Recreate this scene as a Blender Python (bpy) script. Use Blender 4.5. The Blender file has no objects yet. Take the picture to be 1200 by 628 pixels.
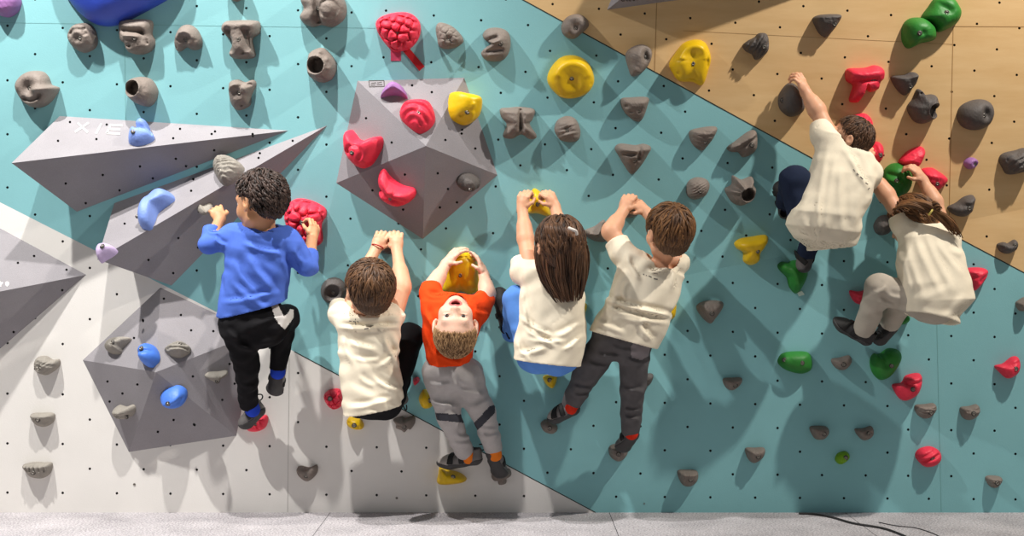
import bpy, bmesh, math, random
import numpy as np
from mathutils import Vector, Matrix
from mathutils.geometry import delaunay_2d_cdt
from mathutils.bvhtree import BVHTree

SC = bpy.context.scene
COL = SC.collection
random.seed(7)
RNG = np.random.default_rng(7)

# ------------------------------------------------------------------ camera
D = 5.0                    # camera distance from the foot of the wall
FPX = 1500.0               # focal length in pixels of a 1200 px wide frame
CZ = 0.955
cam_data = bpy.data.cameras.new('camera')
cam = bpy.data.objects.new('camera', cam_data)
COL.objects.link(cam)
cam.location = (0, -D, CZ)
cam.rotation_euler = (math.pi / 2, 0, 0)
cam_data.sensor_width = 36.0
cam_data.lens = 36.0 * FPX / 1200.0
SC.camera = cam
EYE = Vector((0, -D, CZ))


def ray(px, py):
    return Vector(((px - 600) / FPX, 1.0, (314 - py) / FPX))


def at_depth(px, py, d):
    """point seen at pixel (px,py) standing d metres in front of the y=0 plane"""
    return EYE + ray(px, py) * (D - d)


def hit(px, py, plane):
    p0, n = plane
    r = ray(px, py)
    return EYE + r * ((p0 - EYE).dot(n) / r.dot(n))


def mkplane(a, b, c):
    n = (b - a).cross(c - a).normalized()
    if n.y > 0:
        n = -n
    return (a.copy(), n)


def inside(poly, x, y):
    c = False
    j = len(poly) - 1
    for i in range(len(poly)):
        xi, yi = poly[i]
        xj, yj = poly[j]
        if (yi > y) != (yj > y) and x < (xj - xi) * (y - yi) / (yj - yi) + xi:
            c = not c
        j = i
    return c


# ------------------------------------------------------------------ object helpers
def tag(o, label=None, cat=None, group=None, kind=None):
    if label: o['label'] = label
    if cat: o['category'] = cat
    if group: o['group'] = group
    if kind: o['kind'] = kind
    return o


def mesh_obj(name, verts, faces, mats, parent=None, smooth=True, midx=None):
    me = bpy.data.meshes.new(name)
    me.from_pydata([tuple(v) for v in verts], [], [tuple(f) for f in faces])
    return finish(name, me, mats, parent, smooth, midx)


def finish(name, me, mats, parent=None, smooth=True, midx=None):
    if not isinstance(mats, (list, tuple)):
        mats = [mats]
    for m in mats:
        me.materials.append(m)
    if smooth:
        me.polygons.foreach_set('use_smooth', np.ones(len(me.polygons), dtype=bool))
    if midx is not None:
        me.polygons.foreach_set('material_index', np.asarray(midx, dtype=np.int32))
    me.update()
    o = bpy.data.objects.new(name, me)
    COL.objects.link(o)
    if parent is not None:
        o.parent = parent
    return o


def lin(c):
    """sRGB 0-255 -> linear"""
    r = []
    for v in c:
        v = v / 255.0
        r.append(v / 12.92 if v <= 0.04045 else ((v + 0.055) / 1.055) ** 2.4)
    return (r[0], r[1], r[2], 1.0)


# ------------------------------------------------------------------ materials
class NT:
    def __init__(self, name):
        self.m = bpy.data.materials.new(name)
        self.m.use_nodes = True
        self.t = self.m.node_tree
        self.b = self.t.nodes['Principled BSDF']

    def n(self, kind, **kw):
        nd = self.t.nodes.new(kind)
        for k, v in kw.items():
            if k.startswith('i_'):
                nd.inputs[k[2:].replace('_', ' ')].default_value = v
            else:
                setattr(nd, k, v)
        return nd

    def l(self, a, b):
        self.t.links.new(a, b)


def mat(name, col, rough=0.6, var=0.0, vscale=8.0, bump=0.0, bscale=60.0, spec=0.4, stretch=None, col2=None, sss=0.0, speck=0.0, metal=0.0, detail=4.0):
    """principled with noise-varied colour and a noise bump, object coordinates"""
    k = NT(name)
    c = lin(col)
    k.b.inputs['Base Color'].default_value = c
    k.b.inputs['Roughness'].default_value = rough
    k.b.inputs['Specular IOR Level'].default_value = spec
    k.b.inputs['Metallic'].default_value = metal
    if sss:
        k.b.inputs['Subsurface Weight'].default_value = sss
        k.b.inputs['Subsurface Radius'].default_value = (0.012, 0.005, 0.003)
    tc = k.n('ShaderNodeTexCoord')
    src = tc.outputs['Object']
    if stretch:
        mp = k.n('ShaderNodeMapping')
        mp.inputs['Scale'].default_value = stretch
        k.l(src, mp.inputs['Vector'])
        src = mp.outputs['Vector']
    last = None
    if var or col2:
        no = k.n('ShaderNodeTexNoise', i_Scale=vscale, i_Detail=detail, i_Roughness=0.6)
        k.l(src, no.inputs['Vector'])
        rp = k.n('ShaderNodeValToRGB')
        if col2:
            rp.color_ramp.elements[0].color = c
            rp.color_ramp.elements[1].color = lin(col2)
        else:
            rp.color_ramp.elements[0].color = tuple(v * (1 - var) for v in c[:3]) + (1,)
            rp.color_ramp.elements[1].color = tuple(min(1, v * (1 + var)) for v in c[:3]) + (1,)
        rp.color_ramp.elements[0].position = 0.3
        rp.color_ramp.elements[1].position = 0.7
        k.l(no.outputs['Fac'], rp.inputs['Fac'])
        last = rp.outputs['Color']
    if speck:
        n2 = k.n('ShaderNodeTexNoise', i_Scale=420.0, i_Detail=1.0)
        k.l(tc.outputs['Object'], n2.inputs['Vector'])
        r2 = k.n('ShaderNodeValToRGB')
        r2.color_ramp.elements[0].position = 0.35
        r2.color_ramp.elements[1].position = 0.65
        r2.color_ramp.elements[0].color = (1 - speck,) * 3 + (1,)
        r2.color_ramp.elements[1].color = (1 + speck,) * 3 + (1,)
        k.l(n2.outputs['Fac'], r2.inputs['Fac'])
        mx = k.n('ShaderNodeMix', data_type='RGBA', blend_type='MULTIPLY')
        mx.inputs[0].default_value = 1.0
        if last is not None:
            k.l(last, mx.inputs[6])
        else:
            mx.inputs[6].default_value = c
        k.l(r2.outputs['Color'], mx.inputs[7])
        last = mx.outputs[2]
    if last is not None:
        k.l(last, k.b.inputs['Base Color'])
    if bump:
        nb = k.n('ShaderNodeTexNoise', i_Scale=bscale, i_Detail=3.0)
        k.l(src, nb.inputs['Vector'])
        bp = k.n('ShaderNodeBump', i_Strength=bump, i_Distance=0.004)
        k.l(nb.outputs['Fac'], bp.inputs['Height'])
        k.l(bp.outputs['Normal'], k.b.inputs['Normal'])
    return k.m


M = {}
M['teal'] = mat('teal wall paint', (133, 187, 191), 0.62, var=0.05, vscale=2.2, bump=0.12, bscale=260, spec=0.25)
M['white'] = mat('white wall paint', (226, 222, 216), 0.6, var=0.03, vscale=2.5, bump=0.12, bscale=260, spec=0.25)
M['wood'] = mat('birch plywood', (212, 173, 120), 0.5, bump=0.06, bscale=40, spec=0.3, stretch=(1.4, 6, 9.0), vscale=2.2, col2=(224, 189, 138), detail=8)
M['seam_dark'] = mat('dark joint', (46, 52, 50), 0.8)
M['seam_teal'] = mat('teal joint', (116, 168, 168), 0.8)
M['seam_wood'] = mat('wood joint', (166, 126, 78), 0.8)
M['seam_white'] = mat('white joint', (188, 184, 178), 0.8)
M['nut'] = mat('dark bolt hole', (30, 32, 32), 0.5)
M['volume'] = mat('grey textured volume coating', (144, 140, 143), 0.75, var=0.06, vscale=5, bump=0.25, bscale=420, spec=0.2, speck=0.05)
M['volume_letter'] = mat('worn pale lettering', (172, 169, 168), 0.7, var=0.06, vscale=40)
M['letter_white'] = mat('white lettering', (235, 232, 228), 0.7)
M['letter_dark'] = mat('dark lettering', (70, 64, 60), 0.7)
M['brown'] = mat('grey brown hold resin', (124, 113, 105), 0.6, var=0.10, vscale=14, bump=0.5, bscale=130, spec=0.3, speck=0.06)
M['dark'] = mat('charcoal and shaded brown hold resin', (88, 82, 79), 0.6, var=0.10, vscale=14, bump=0.5, bscale=130, spec=0.3, speck=0.06)  # true charcoal on some holds; most plywood holds are brown with shade painted in
M['stone'] = mat('pale stone hold resin', (142, 136, 127), 0.65, var=0.12, vscale=18, bump=0.6, bscale=110, spec=0.25, speck=0.06)
M['red'] = mat('red hold resin', (228, 50, 74), 0.5, var=0.10, vscale=12, bump=0.35, bscale=120, spec=0.35)
M['yellow'] = mat('yellow hold resin', (224, 182, 14), 0.42, var=0.08, vscale=10, bump=0.2, bscale=90, spec=0.4)
M['green'] = mat('green hold resin', (44, 122, 44), 0.5, var=0.12, vscale=12, bump=0.25, bscale=110, spec=0.35)
M['lime'] = mat('lime green hold resin', (112, 160, 22), 0.5, var=0.1, vscale=12, bump=0.25, bscale=110, spec=0.35)
M['blue'] = mat('blue hold resin', (74, 122, 214), 0.45, var=0.08, vscale=12, bump=0.2, bscale=110, spec=0.4)
M['paleblue'] = mat('pale blue hold resin', (120, 146, 212), 0.5, var=0.08, vscale=12, bump=0.3, bscale=110, spec=0.35)
M['bigblue'] = mat('royal blue hold resin', (52, 78, 190), 0.4, var=0.05, vscale=12, bump=0.1, bscale=110, spec=0.4)
M['purple'] = mat('purple hold resin', (150, 104, 158), 0.5, var=0.1, vscale=12, bump=0.25, bscale=110, spec=0.35)
M['lilac'] = mat('lilac hold resin', (186, 166, 200), 0.5, var=0.1, vscale=12, bump=0.25, bscale=110, spec=0.35)
M['bolt'] = mat('zinc bolt', (138, 132, 124), 0.35, metal=0.7)
M['washer'] = mat('dark washer', (64, 60, 56), 0.5)
M['tape_red'] = mat('red tape', (186, 24, 34), 0.55)
M['tape_pink'] = mat('pink tape', (205, 72, 104), 0.55)
M['tape_white'] = mat('white tape', (206, 226, 214), 0.55)
M['cable'] = mat('black cable sheath', (42, 40, 40), 0.5)

# ------------------------------------------------------------------ wall planes
S3 = 0.05
XL, XR, YT, YB = -420, 1640, -300, 600.5
J = (345.0, 412.0)
K = (1097.0, 265.0)
A0 = (467.0, -80.0)
SL = (412 - 237.0) / 345.0
LP = (XL, 412 + (XL - 345) * SL)
RP = (XR, 265 + (XR - 1097) * 0.53)
W0 = (698.0, YB)

pl_low = mkplane(Vector((-2, 0, 0)), Vector((2, 0, 0)), Vector((0, -S3, 1.0)))
wJ, wK = hit(*J, pl_low), hit(*K, pl_low)
wL, wR = hit(*LP, pl_low), hit(*RP, pl_low)
wA = at_depth(*A0, 0.29)
pl_1 = mkplane(wL, wJ, wA)
pl_2 = mkplane(wJ, wK, wA)
KR = (XR, 265 + (XR - 1097) * (265 - 412.0) / (1097 - 345.0))   # the crease runs on through the plywood
TM = (A0[0] + (A0[1] - YT) * (A0[0] - J[0]) / (J[1] - A0[1]), YT)   # the left and right upper planes meet along J-A0 and on above it
R_P1 = [LP, J, A0, TM, (XL, YT)]
R_P2 = [J, K, A0]
R_P3 = [W0, (XR, YB), RP, K, J]
R_P4 = [A0, K, KR, (XR, YT), TM]
R_P6 = [K, RP, KR]
R_P5 = [(XL, YB), W0, J, LP]
REGIONS = [('teal', R_P1, pl_1), ('teal', R_P2, pl_2), ('teal', R_P3, pl_low), ('wood', R_P4, pl_2), ('white', R_P5, pl_low), ('wood', R_P6, pl_low)]


def wall_plane(px, py):
    for m, poly, pl in REGIONS:
        if inside(poly, px, py):
            return pl
    return pl_low


VOLFACES = []   # (px polygon, plane) of the volumes, filled below


def surf_plane(px, py):
    for poly, pl in VOLFACES:
        if inside(poly, px, py):
            return pl
    return wall_plane(px, py)


def P(px, py, h=0.0):
    """world point on the line of sight through (px,py), h metres in front of the wall there"""
    w = hit(px, py, wall_plane(px, py))
    return at_depth(px, py, -w.y + h)


def topx(p):
    t = p.y + D
    return 600 + FPX * p.x / t, 314 - FPX * (p.z - CZ) / t


# ------------------------------------------------------------------ plate with real recessed bolt holes
def plate(poly, plane, holes, m_face, V, F, MI, mi_face, mi_hole, rad=1.55, depth=0.011):
    """triangulated planar face (px polygon on a plane) with recessed octagonal holes"""
    n = plane[1]
    vs = [Vector(p) for p in poly]
    np_ = len(vs)
    edges = [(i, (i + 1) % np_) for i in range(np_)]
    rings = []
    for (hx, hy) in holes:
        b = len(vs)
        ring = [(hx + rad * math.cos(a * math.pi / 4), hy + rad * math.sin(a * math.pi / 4)) for a in range(8)]
        vs += [Vector(p) for p in ring]
        edges += [(b + i, b + (i + 1) % 8) for i in range(8)]
        rings.append(ring)
    ov, oe, of, _, _, _ = delaunay_2d_cdt(vs, edges, [], 0, 1e-4)
    base = len(V)
    for v in ov:
        V.append(hit(v.x, v.y, plane))
    hs = np.array(holes) if holes else np.zeros((0, 2))
    for f in of:
        cx = sum(ov[i].x for i in f) / len(f)
        cy = sum(ov[i].y for i in f) / len(f)
        if not inside(poly, cx, cy):
            continue
        if len(hs) and (((hs[:, 0] - cx) ** 2 + (hs[:, 1] - cy) ** 2) < (rad * 0.93) ** 2).any():
            continue
        ids = [base + i for i in f]
        nn = (V[ids[1]] - V[ids[0]]).cross(V[ids[2]] - V[ids[0]])
        if nn.dot(n) < 0: ids.reverse()
        F.append(ids); MI.append(mi_face)
    for ring in rings:
        b = len(V)
        top = [hit(x, y, plane) for x, y in ring]
        V += top
        V += [p - n * depth for p in top]
        for i in range(8):
            j = (i + 1) % 8
            F.append([b + i, b + j, b + 8 + j, b + 8 + i]); MI.append(mi_hole)
        F.append([b + 8 + i for i in range(8)]); MI.append(mi_hole)


def strip(pts, plane, w, V, F, MI, mi, off=0.0006):
    """thin raised strip along a px polyline on a plane"""
    for (x0, y0), (x1, y1) in zip(pts[:-1], pts[1:]):
        dx, dy = x1 - x0, y1 - y0
        L = math.hypot(dx, dy)
        nx, ny = -dy / L * w / 2, dx / L * w / 2
        b = len(V)
        for (x, y) in ((x0 + nx, y0 + ny), (x1 + nx, y1 + ny), (x1 - nx, y1 - ny), (x0 - nx, y0 - ny)):
            V.append(hit(x, y, plane) + plane[1] * off)
        ids = [b, b + 1, b + 2, b + 3]
        nn = (V[b + 1] - V[b]).cross(V[b + 2] - V[b])
        if nn.dot(plane[1]) < 0: ids.reverse()
        F.append(ids); MI.append(mi)


# ------------------------------------------------------------------ the wall
X0 = [8.75, 73.5, 137, 199.75, 261.5, 316, 382.5, 441.5, 499.5, 557, 614, 669, 722, 779, 832.5, 885, 937.5, 989, 1040, 1088.5, 1141, 1190]
X0 = [8.75 - 66 * k for k in range(6, 0, -1)] + X0 + [1190 + 50 * k for k in range(1, 9)]
N0 = len(X0)
all_holes = []
for k in range(0, 31):                       # rows of the left and the lower planes
    for c in range(N0 - 1):
        x = X0[c] if k % 2 == 0 else (X0[c] + X0[c + 1]) / 2
        y = 577 + 0.0068 * x - ((28.6 - 2.2 * x / 1200) * k + 0.1 * k * k)
        if y > YT + 8:
            all_holes.append((x, y, 'low'))
for j in range(-16, 14):                     # the two upper planes: rows run downhill to the right
    for i in range(-22, 18):
        ii = i + (0.5 if j % 2 else 0.0)
        f = 1.0 + 0.00009 * (900 - (938 + ii * 52))
        x = 938.5 + ii * 52.0 * f - 1.5 * j
        y = 62 + ii * 5.3 * f + 27.4 * j
        all_holes.append((x, y, 'up'))


def near_edge(poly, x, y, d):
    for (x0, y0), (x1, y1) in zip(poly, poly[1:] + poly[:1]):
        dx, dy = x1 - x0, y1 - y0
        t = max(0, min(1, ((x - x0) * dx + (y - y0) * dy) / (dx * dx + dy * dy)))
        if math.hypot(x0 + t * dx - x, y0 + t * dy - y) < d:
            return True
    return False


V, F, MI = [], [], []
wall_mats = [M['teal'], M['white'], M['wood'], M['nut'], M['seam_dark'], M['seam_teal'], M['seam_wood'], M['seam_white']]
ix = {'teal': 0, 'white': 1, 'wood': 2}
for q, (m, poly, pl) in enumerate(REGIONS):
    kind = 'up' if q in (1, 3, 5) else 'low'
    hs = [(x, y) for x, y, kd in all_holes if kd == kind and inside(poly, x, y) and not near_edge(poly, x, y, 4.0)]
    plate(poly, pl, hs, None, V, F, MI, ix[m], 3)
strip([(J[0], J[1]), W0], pl_low, 1.1, V, F, MI, 4)
strip([A0, K], pl_2, 1.3, V, F, MI, 4)
strip([K, (1300, 265 + 203 * .53)], pl_low, 1.3, V, F, MI, 4)
strip([(146, 45), (148, 200)], pl_1, 0.7, V, F, MI, 5)
strip([(-100, 25), (440, 33)], pl_1, 0.4, V, F, MI, 5)
strip([(1117, 32), (1112, 260)], pl_2, 0.9, V, F, MI, 6)
strip([(1118, 31), (1500, 33)], pl_2, 0.8, V, F, MI, 6)
strip([(800, 36), (1117, 52)], pl_2, 0.4, V, F, MI, 6)
strip([(771, -40), (767, 84)], pl_2, 0.8, V, F, MI, 6)
strip([(1096, 300), (1103, 600)], pl_low, 0.7, V, F, MI, 5)
strip([(339, 420), (337, 600)], pl_low, 0.7, V, F, MI, 7)
wall = mesh_obj('wall_back', V, F, wall_mats, smooth=False, midx=MI)
tag(wall, 'climbing wall of teal, white and bare plywood panels dotted with bolt holes', 'wall', kind='structure')

# ------------------------------------------------------------------ floor
k = NT('grey flecked carpet')
tc = k.n('ShaderNodeTexCoord')
n1 = k.n('ShaderNodeTexNoise', i_Scale=140.0, i_Detail=3.0)
n2 = k.n('ShaderNodeTexNoise', i_Scale=5.0, i_Detail=3.0)
k.l(tc.outputs['Object'], n1.inputs['Vector']); k.l(tc.outputs['Object'], n2.inputs['Vector'])
ad = k.n('ShaderNodeMath', operation='MULTIPLY_ADD'); ad.inputs[1].default_value = 0.35
k.l(n2.outputs['Fac'], ad.inputs[0]); k.l(n1.outputs['Fac'], ad.inputs[2])
rp = k.n('ShaderNodeValToRGB')
rp.color_ramp.elements[0].position = 0.42; rp.color_ramp.elements[0].color = lin((122, 118, 121))
rp.color_ramp.elements[1].position = 0.95; rp.color_ramp.elements[1].color = lin((222, 216, 218))
k.l(ad.outputs[0], rp.inputs['Fac']); k.l(rp.outputs['Color'], k.b.inputs['Base Color'])
k.b.inputs['Roughness'].default_value = 0.95
k.b.inputs['Specular IOR Level'].default_value = 0.1
bp = k.n('ShaderNodeBump', i_Strength=0.8, i_Distance=0.01)
k.l(n1.outputs['Fac'], bp.inputs['Height']); k.l(bp.outputs['Normal'], k.b.inputs['Normal'])
M['carpet'] = k.m
V, F, MI = [], [], []
cuts = [-5.5, -3.0, -0.71, 0.38, 1.3, 5.5]       # carpet tiles over the mats with hairline gaps
for a, b in zip(cuts[:-1], cuts[1:]):
    i = len(V)
    V += [Vector((a + .0012, -7.5, 0)), Vector((b - .0012, -7.5, 0)), Vector((b - .0012, 0.3, 0)), Vector((a + .0012, 0.3, 0))]
    F.append([i, i + 1, i + 2, i + 3]); MI.append(0)
i = len(V)
V += [Vector((-5.5, -7.5, -.006)), Vector((5.5, -7.5, -.006)), Vector((5.5, .3, -.006)), Vector((-5.5, .3, -.006))]
F.append([i, i + 1, i + 2, i + 3]); MI.append(1)
floor = mesh_obj('floor', V, F, [M['carpet'], M['seam_dark']], smooth=False, midx=MI)
tag(floor, 'pale grey flecked carpet along the foot of the wall', 'floor', kind='structure')


def tube(path, rad, sides=8, cap=True):
    V, F = [], []
    n = len(path)
    if not hasattr(rad, '__len__'): rad = [rad] * n
    prev = None
    for i, p in enumerate(path):
        t = (path[min(i + 1, n - 1)] - path[max(i - 1, 0)]).normalized()
        if prev is None:
            a = Vector((0, 0, 1)) if abs(t.z) < .9 else Vector((1, 0, 0))
            u = t.cross(a).normalized()
        else:
            u = (prev - t * prev.dot(t)).normalized()
        prev = u
        w = t.cross(u)
        for s in range(sides):
            an = 2 * math.pi * s / sides
            V.append(p + (u * math.cos(an) + w * math.sin(an)) * rad[i])
    for i in range(n - 1):
        for s in range(sides):
            a, b = i * sides + s, i * sides + (s + 1) % sides
            F.append([a, b, b + sides, a + sides])
    if cap:
        F.append(list(range(sides))[::-1]); F.append([(n - 1) * sides + s for s in range(sides)])
    return V, F


def spline(pts, n=12, closed=False):
    out = []
    m = len(pts)
    rng = range(m) if closed else range(m - 1)
    for i in rng:
        if closed:
            p0, p1, p2, p3 = pts[(i - 1) % m], pts[i], pts[(i + 1) % m], pts[(i + 2) % m]
        else:
            p0, p1, p2, p3 = pts[max(i - 1, 0)], pts[i], pts[i + 1], pts[min(i + 2, m - 1)]
        for s in range(n):
            t = s / n
            out.append(0.5 * ((2 * p1) + (p2 - p0) * t + (2 * p0 - 5 * p1 + 4 * p2 - p3) * t * t + (3 * p1 - p0 - 3 * p2 + p3) * t ** 3))
    if not closed:
        out.append(pts[-1])
    return out


def on_floor(px, py, z=0.0):
    r = ray(px, py)
    return EYE + r * ((z - CZ) / r.z)


for pts, rad, lab in (([(936, 601.5), (955, 602.5), (975, 606), (1000, 613), (1035, 619), (1060, 628), (1080, 640)], .0042,
                       'black cable lying on the carpet from the foot of the wall'),
                      ([(1030, 612), (1050, 616), (1075, 619), (1100, 628), (1115, 640)], .0018,
                       'thinner faint cable on the carpet right of the black cable')):
    path = spline([on_floor(x, y, rad) for x, y in pts], 8)
    v, f = tube(path, rad, 8)
    tag(mesh_obj('cable', v, f, M['cable']), lab, 'cable', 'cables on the carpet')

# ------------------------------------------------------------------ volumes
def volume(name, label, base, apexes, faces, letters=None):
    """base: dict name->(px,py) on the wall; apexes: dict name->(px,py,h); faces: lists of names; real bolt holes on each face"""
    pts = {}
    pix = {}
    for k_, (x, y) in base.items():
        pts[k_] = hit(x, y, wall_plane(x, y)); pix[k_] = (x, y)
    for k_, (x, y, h) in apexes.items():
        pts[k_] = P(x, y, h); pix[k_] = (x, y)
    V, F, MI = [], [], []
    cen = sum(pts.values(), Vector()) / len(pts)
    planes = []
    for fc, hs in faces:
        a, b, c = [pts[q] for q in fc[:3]]
        n = (b - a).cross(c - a).normalized()
        fcen = sum((pts[q] for q in fc), Vector()) / len(fc)
        if n.dot(fcen - cen) < 0: n = -n
        poly = [pix[q] for q in fc]
        facing = n.dot(EYE - fcen) > 0
        if facing:
            pl = (a.copy(), n)
            plate(poly, pl, hs, None, V, F, MI, 0, 1, rad=1.5)
            VOLFACES.append((poly, pl))
            planes.append(pl)
        else:
            i = len(V)
            V += [pts[q] for q in fc]
            F.append(list(range(i, i + len(fc)))); MI.append(0)
            planes.append((a.copy(), n))
    o = mesh_obj(name, V, F, [M['volume'], M['nut']], smooth=False, midx=MI)
    tag(o, label, 'climbing volume', 'large grey volumes bolted to the wall')
    return o, planes


vol1, v1p = volume('climbing_volume', 'upper of two long grey wedge volumes at left, pale top face with worn letters',
    {'B': (70, 136), 'C': (338, 153), 'D': (90, 248)}, {'A': (13.5, 191, .21)},
    [(['A', 'B', 'C'], [(82, 143), (125, 146), (68, 165), (113, 163), (203, 162), (211, 151), (248, 157), (252, 154), (296, 157)]),
     (['A', 'C', 'D'], [(164, 195), (206, 186), (179, 209), (218, 194.5), (120.5, 205), (140, 223), (77, 215), (100.5, 238), (251, 176)]),
     (['A', 'B', 'D'], [])])
vol2, v2p = volume('climbing_volume', 'lower spear shaped grey wedge volume pointing up right beside the boy in blue',
    {'B': (134, 238), 'C': (383.5, 147), 'D': (201, 334.5)}, {'A': (114, 304, .20)},
    [(['A', 'B', 'C'], [(146, 262), (226.5, 210), (224, 223.5), (303, 185), (304.5, 179.5), (343, 165)]),
     (['A', 'C', 'D'], [(233, 248), (209, 279), (174, 304.5), (232, 290), (203, 320), (330, 205)]),
     (['A', 'B', 'D'], [])])
vol3, v3p = volume('climbing_volume', 'grey volume cut off by the left edge of the photo below the teal panel',
    {'B': (-95, 216), 'C': (101, 322), 'D': (-60, 460)}, {'A': (-75, 356, .22)},
    [(['A', 'B', 'C'], [(21, 308), (78, 316), (40, 300)]), (['A', 'C', 'D'], [(73, 340), (16, 389), (-20, 380)]), (['A', 'B', 'D'], [])])
vol4, v4p = volume('climbing_volume', 'faceted five cornered grey volume low on the white panel, by the blue shirted boy',
    {'a': (97, 422), 'b': (188, 337), 'c': (301, 390), 'd': (277, 510.5), 'e': (151, 529.5)}, {'E': (183, 436, .17)},
    [(['E', 'a', 'b'], [(157, 396)]), (['E', 'b', 'c'], [(192, 350), (212, 369), (167.5, 375), (224, 387), (250, 388), (276, 398)]),
     (['E', 'c', 'd'], [(226, 441), (269, 426.5), (275, 449.5), (260.5, 468.5), (228, 498)]), (['E', 'd', 'e'], [(203.5, 492), (185, 506)]),
     (['E', 'e', 'a'], [(126, 447), (161, 450.5), (143.5, 461), (128.5, 470.5)])])
vol5, v5p = volume('climbing_volume', 'big five cornered grey volume at centre with red, yellow and purple holds on it',
    {'a': (394, 214.5), 'b': (419, 94.5), 'c': (544, 91), 'd': (583, 205), 'e': (495.5, 280)}, {'E': (499, 171, .14)},
    [(['E', 'a', 'b'], [(429, 138.5), (459, 167), (409, 185)]), (['E', 'b', 'c'], [(483, 100), (506, 108)]),
     (['E', 'c', 'd'], [(522, 164), (541, 156.5), (557, 174), (575, 176), (541.5, 152)]), (['E', 'd', 'e'], [(513, 203), (525, 221.5), (535.5, 237), (515.5, 243)]),
     (['E', 'e', 'a'], [(474.5, 204.5), (436.5, 223), (472.5, 245.5)])])
vol6, v6p = volume('climbing_volume', 'bottom edge of a grey volume above the plywood at the top of the photo',
    {'a': (711.5, 11.5), 'b': (790, -190), 'c': (1010, -30)}, {'E': (800, -60, .24)},
    [(['E', 'a', 'b'], []), (['E', 'b', 'c'], []), (['E', 'c', 'a'], [])])


def marks(name, strokes, plane, w, material, parent, off=0.0012):
    V, F, MI = [], [], []
    for s in strokes:
        strip(s, plane, w, V, F, MI, 0, off)
    return mesh_obj(name, V, F, material, parent, smooth=False)


marks('lettering', [[(88, 155), (104, 144)], [(91, 144), (103, 155.5)], [(112.5, 157), (119, 145)],
                    [(125, 156.5), (130, 146)], [(129, 146.5), (144, 147.5)], [(127, 151.3), (141, 152.2)], [(125, 156.3), (141, 157)]],
      v1p[0], 2.6, M['volume_letter'], vol1)['label'] = 'worn pale letters on the top face'
marks('lettering', [[(-6, 329), (-2, 336)], [(0, 330), (0.5, 336)], [(3, 331), (.5, 334)], [(7, 331), (10, 331), (9, 335), (7.5, 334.5), (7, 331)]],
      v3p[0], 1.8, M['letter_white'], vol3)['label'] = 'white lettering at the lower edge'
marks('label_plate', [[(432.3, 94.6), (450, 94.4)], [(450, 94.4), (450.3, 101.3)], [(450.3, 101.3), (433, 101.8)], [(433, 101.8), (432.3, 94.6)],
                      [(435, 97.6), (441, 97)], [(442, 97.2), (447.5, 96.4)], [(434.5, 99.8), (440, 99.6)], [(441.5, 99.4), (448, 99.1)]],
      v5p[1], .75, M['letter_dark'], vol5)['label'] = 'small outlined label'
marks('lettering', [[(727.5, -2), (729, 1)], [(729, 1), (732, .6)], [(734, 0), (735.5, 1)], [(737, .4), (739.5, .9)], [(741.5, .5), (744, .2)]],
      v6p[2], 1.1, M['letter_dark'], vol6)['label'] = 'dark lettering at the cut off edge'
# ------------------------------------------------------------------ climbing holds
CROP = {'r1': (0, 0), 'r2': (300, 0), 'r3': (600, 0), 'r4': (900, 0), 'r5': (0, 157), 'r6': (300, 157), 'r7': (600, 157), 'r8': (900, 157),
        's1': (0, 314), 's2': (300, 314), 's3': (600, 314), 's4': (900, 314), 't1': (0, 471), 't2': (300, 471), 't3': (600, 471), 't4': (900, 471)}
NA, NR = 84, 30
BOLT = None


def lathe(prof, n=16):
    V, F = [], []
    for r, z in prof:
        for s in range(n):
            a = 2 * math.pi * s / n
            V.append(Vector((r * math.cos(a), r * math.sin(a), z)))
    for i in range(len(prof) - 1):
        for s in range(n):
            a, b = i * n + s, i * n + (s + 1) % n
            F.append([a, b, b + n, a + n])
    F.append([(len(prof) - 1) * n + s for s in range(n)])
    return V, F


def bolt_mesh():
    v1, f1 = lathe([(.0125, -.004), (.0125, .0012), (.0085, .0016), (.0082, .0016)], 20)
    v2, f2 = lathe([(.0080, -.004), (.0080, .0046), (.0072, .0054), (.0046, .0054), (.0044, .0020), (.0005, .0018)], 18)
    o = len(v1)
    me = bpy.data.meshes.new('bolt')
    me.from_pydata([tuple(v) for v in v1 + v2], [], f1 + [[i + o for i in f] for f in f2])
    me.materials.append(M['washer']); me.materials.append(M['bolt'])
    me.polygons.foreach_set('material_index', np.array([0] * len(f1) + [1] * len(f2), dtype=np.int32))
    me.polygons.foreach_set('use_smooth', np.array([len(f) == 4 for f in f1 + f2]))
    return me


BOLT_ME = bolt_mesh()


def smooth01(t):
    t = np.clip(t, 0, 1)
    return t * t * (3 - 2 * t)


def vnoise(x, y, seed):
    """cheap smooth noise from a few sines"""
    r = np.random.default_rng(seed)
    out = 0
    for o in range(7):
        f = 2.0 * 1.5 ** o
        a = r.uniform(0, 6.28)
        out = out + np.sin((x * math.cos(a) + y * math.sin(a)) * f + r.uniform(0, 6.28)) / (1.3 ** o)
    return out / 3.0


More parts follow.
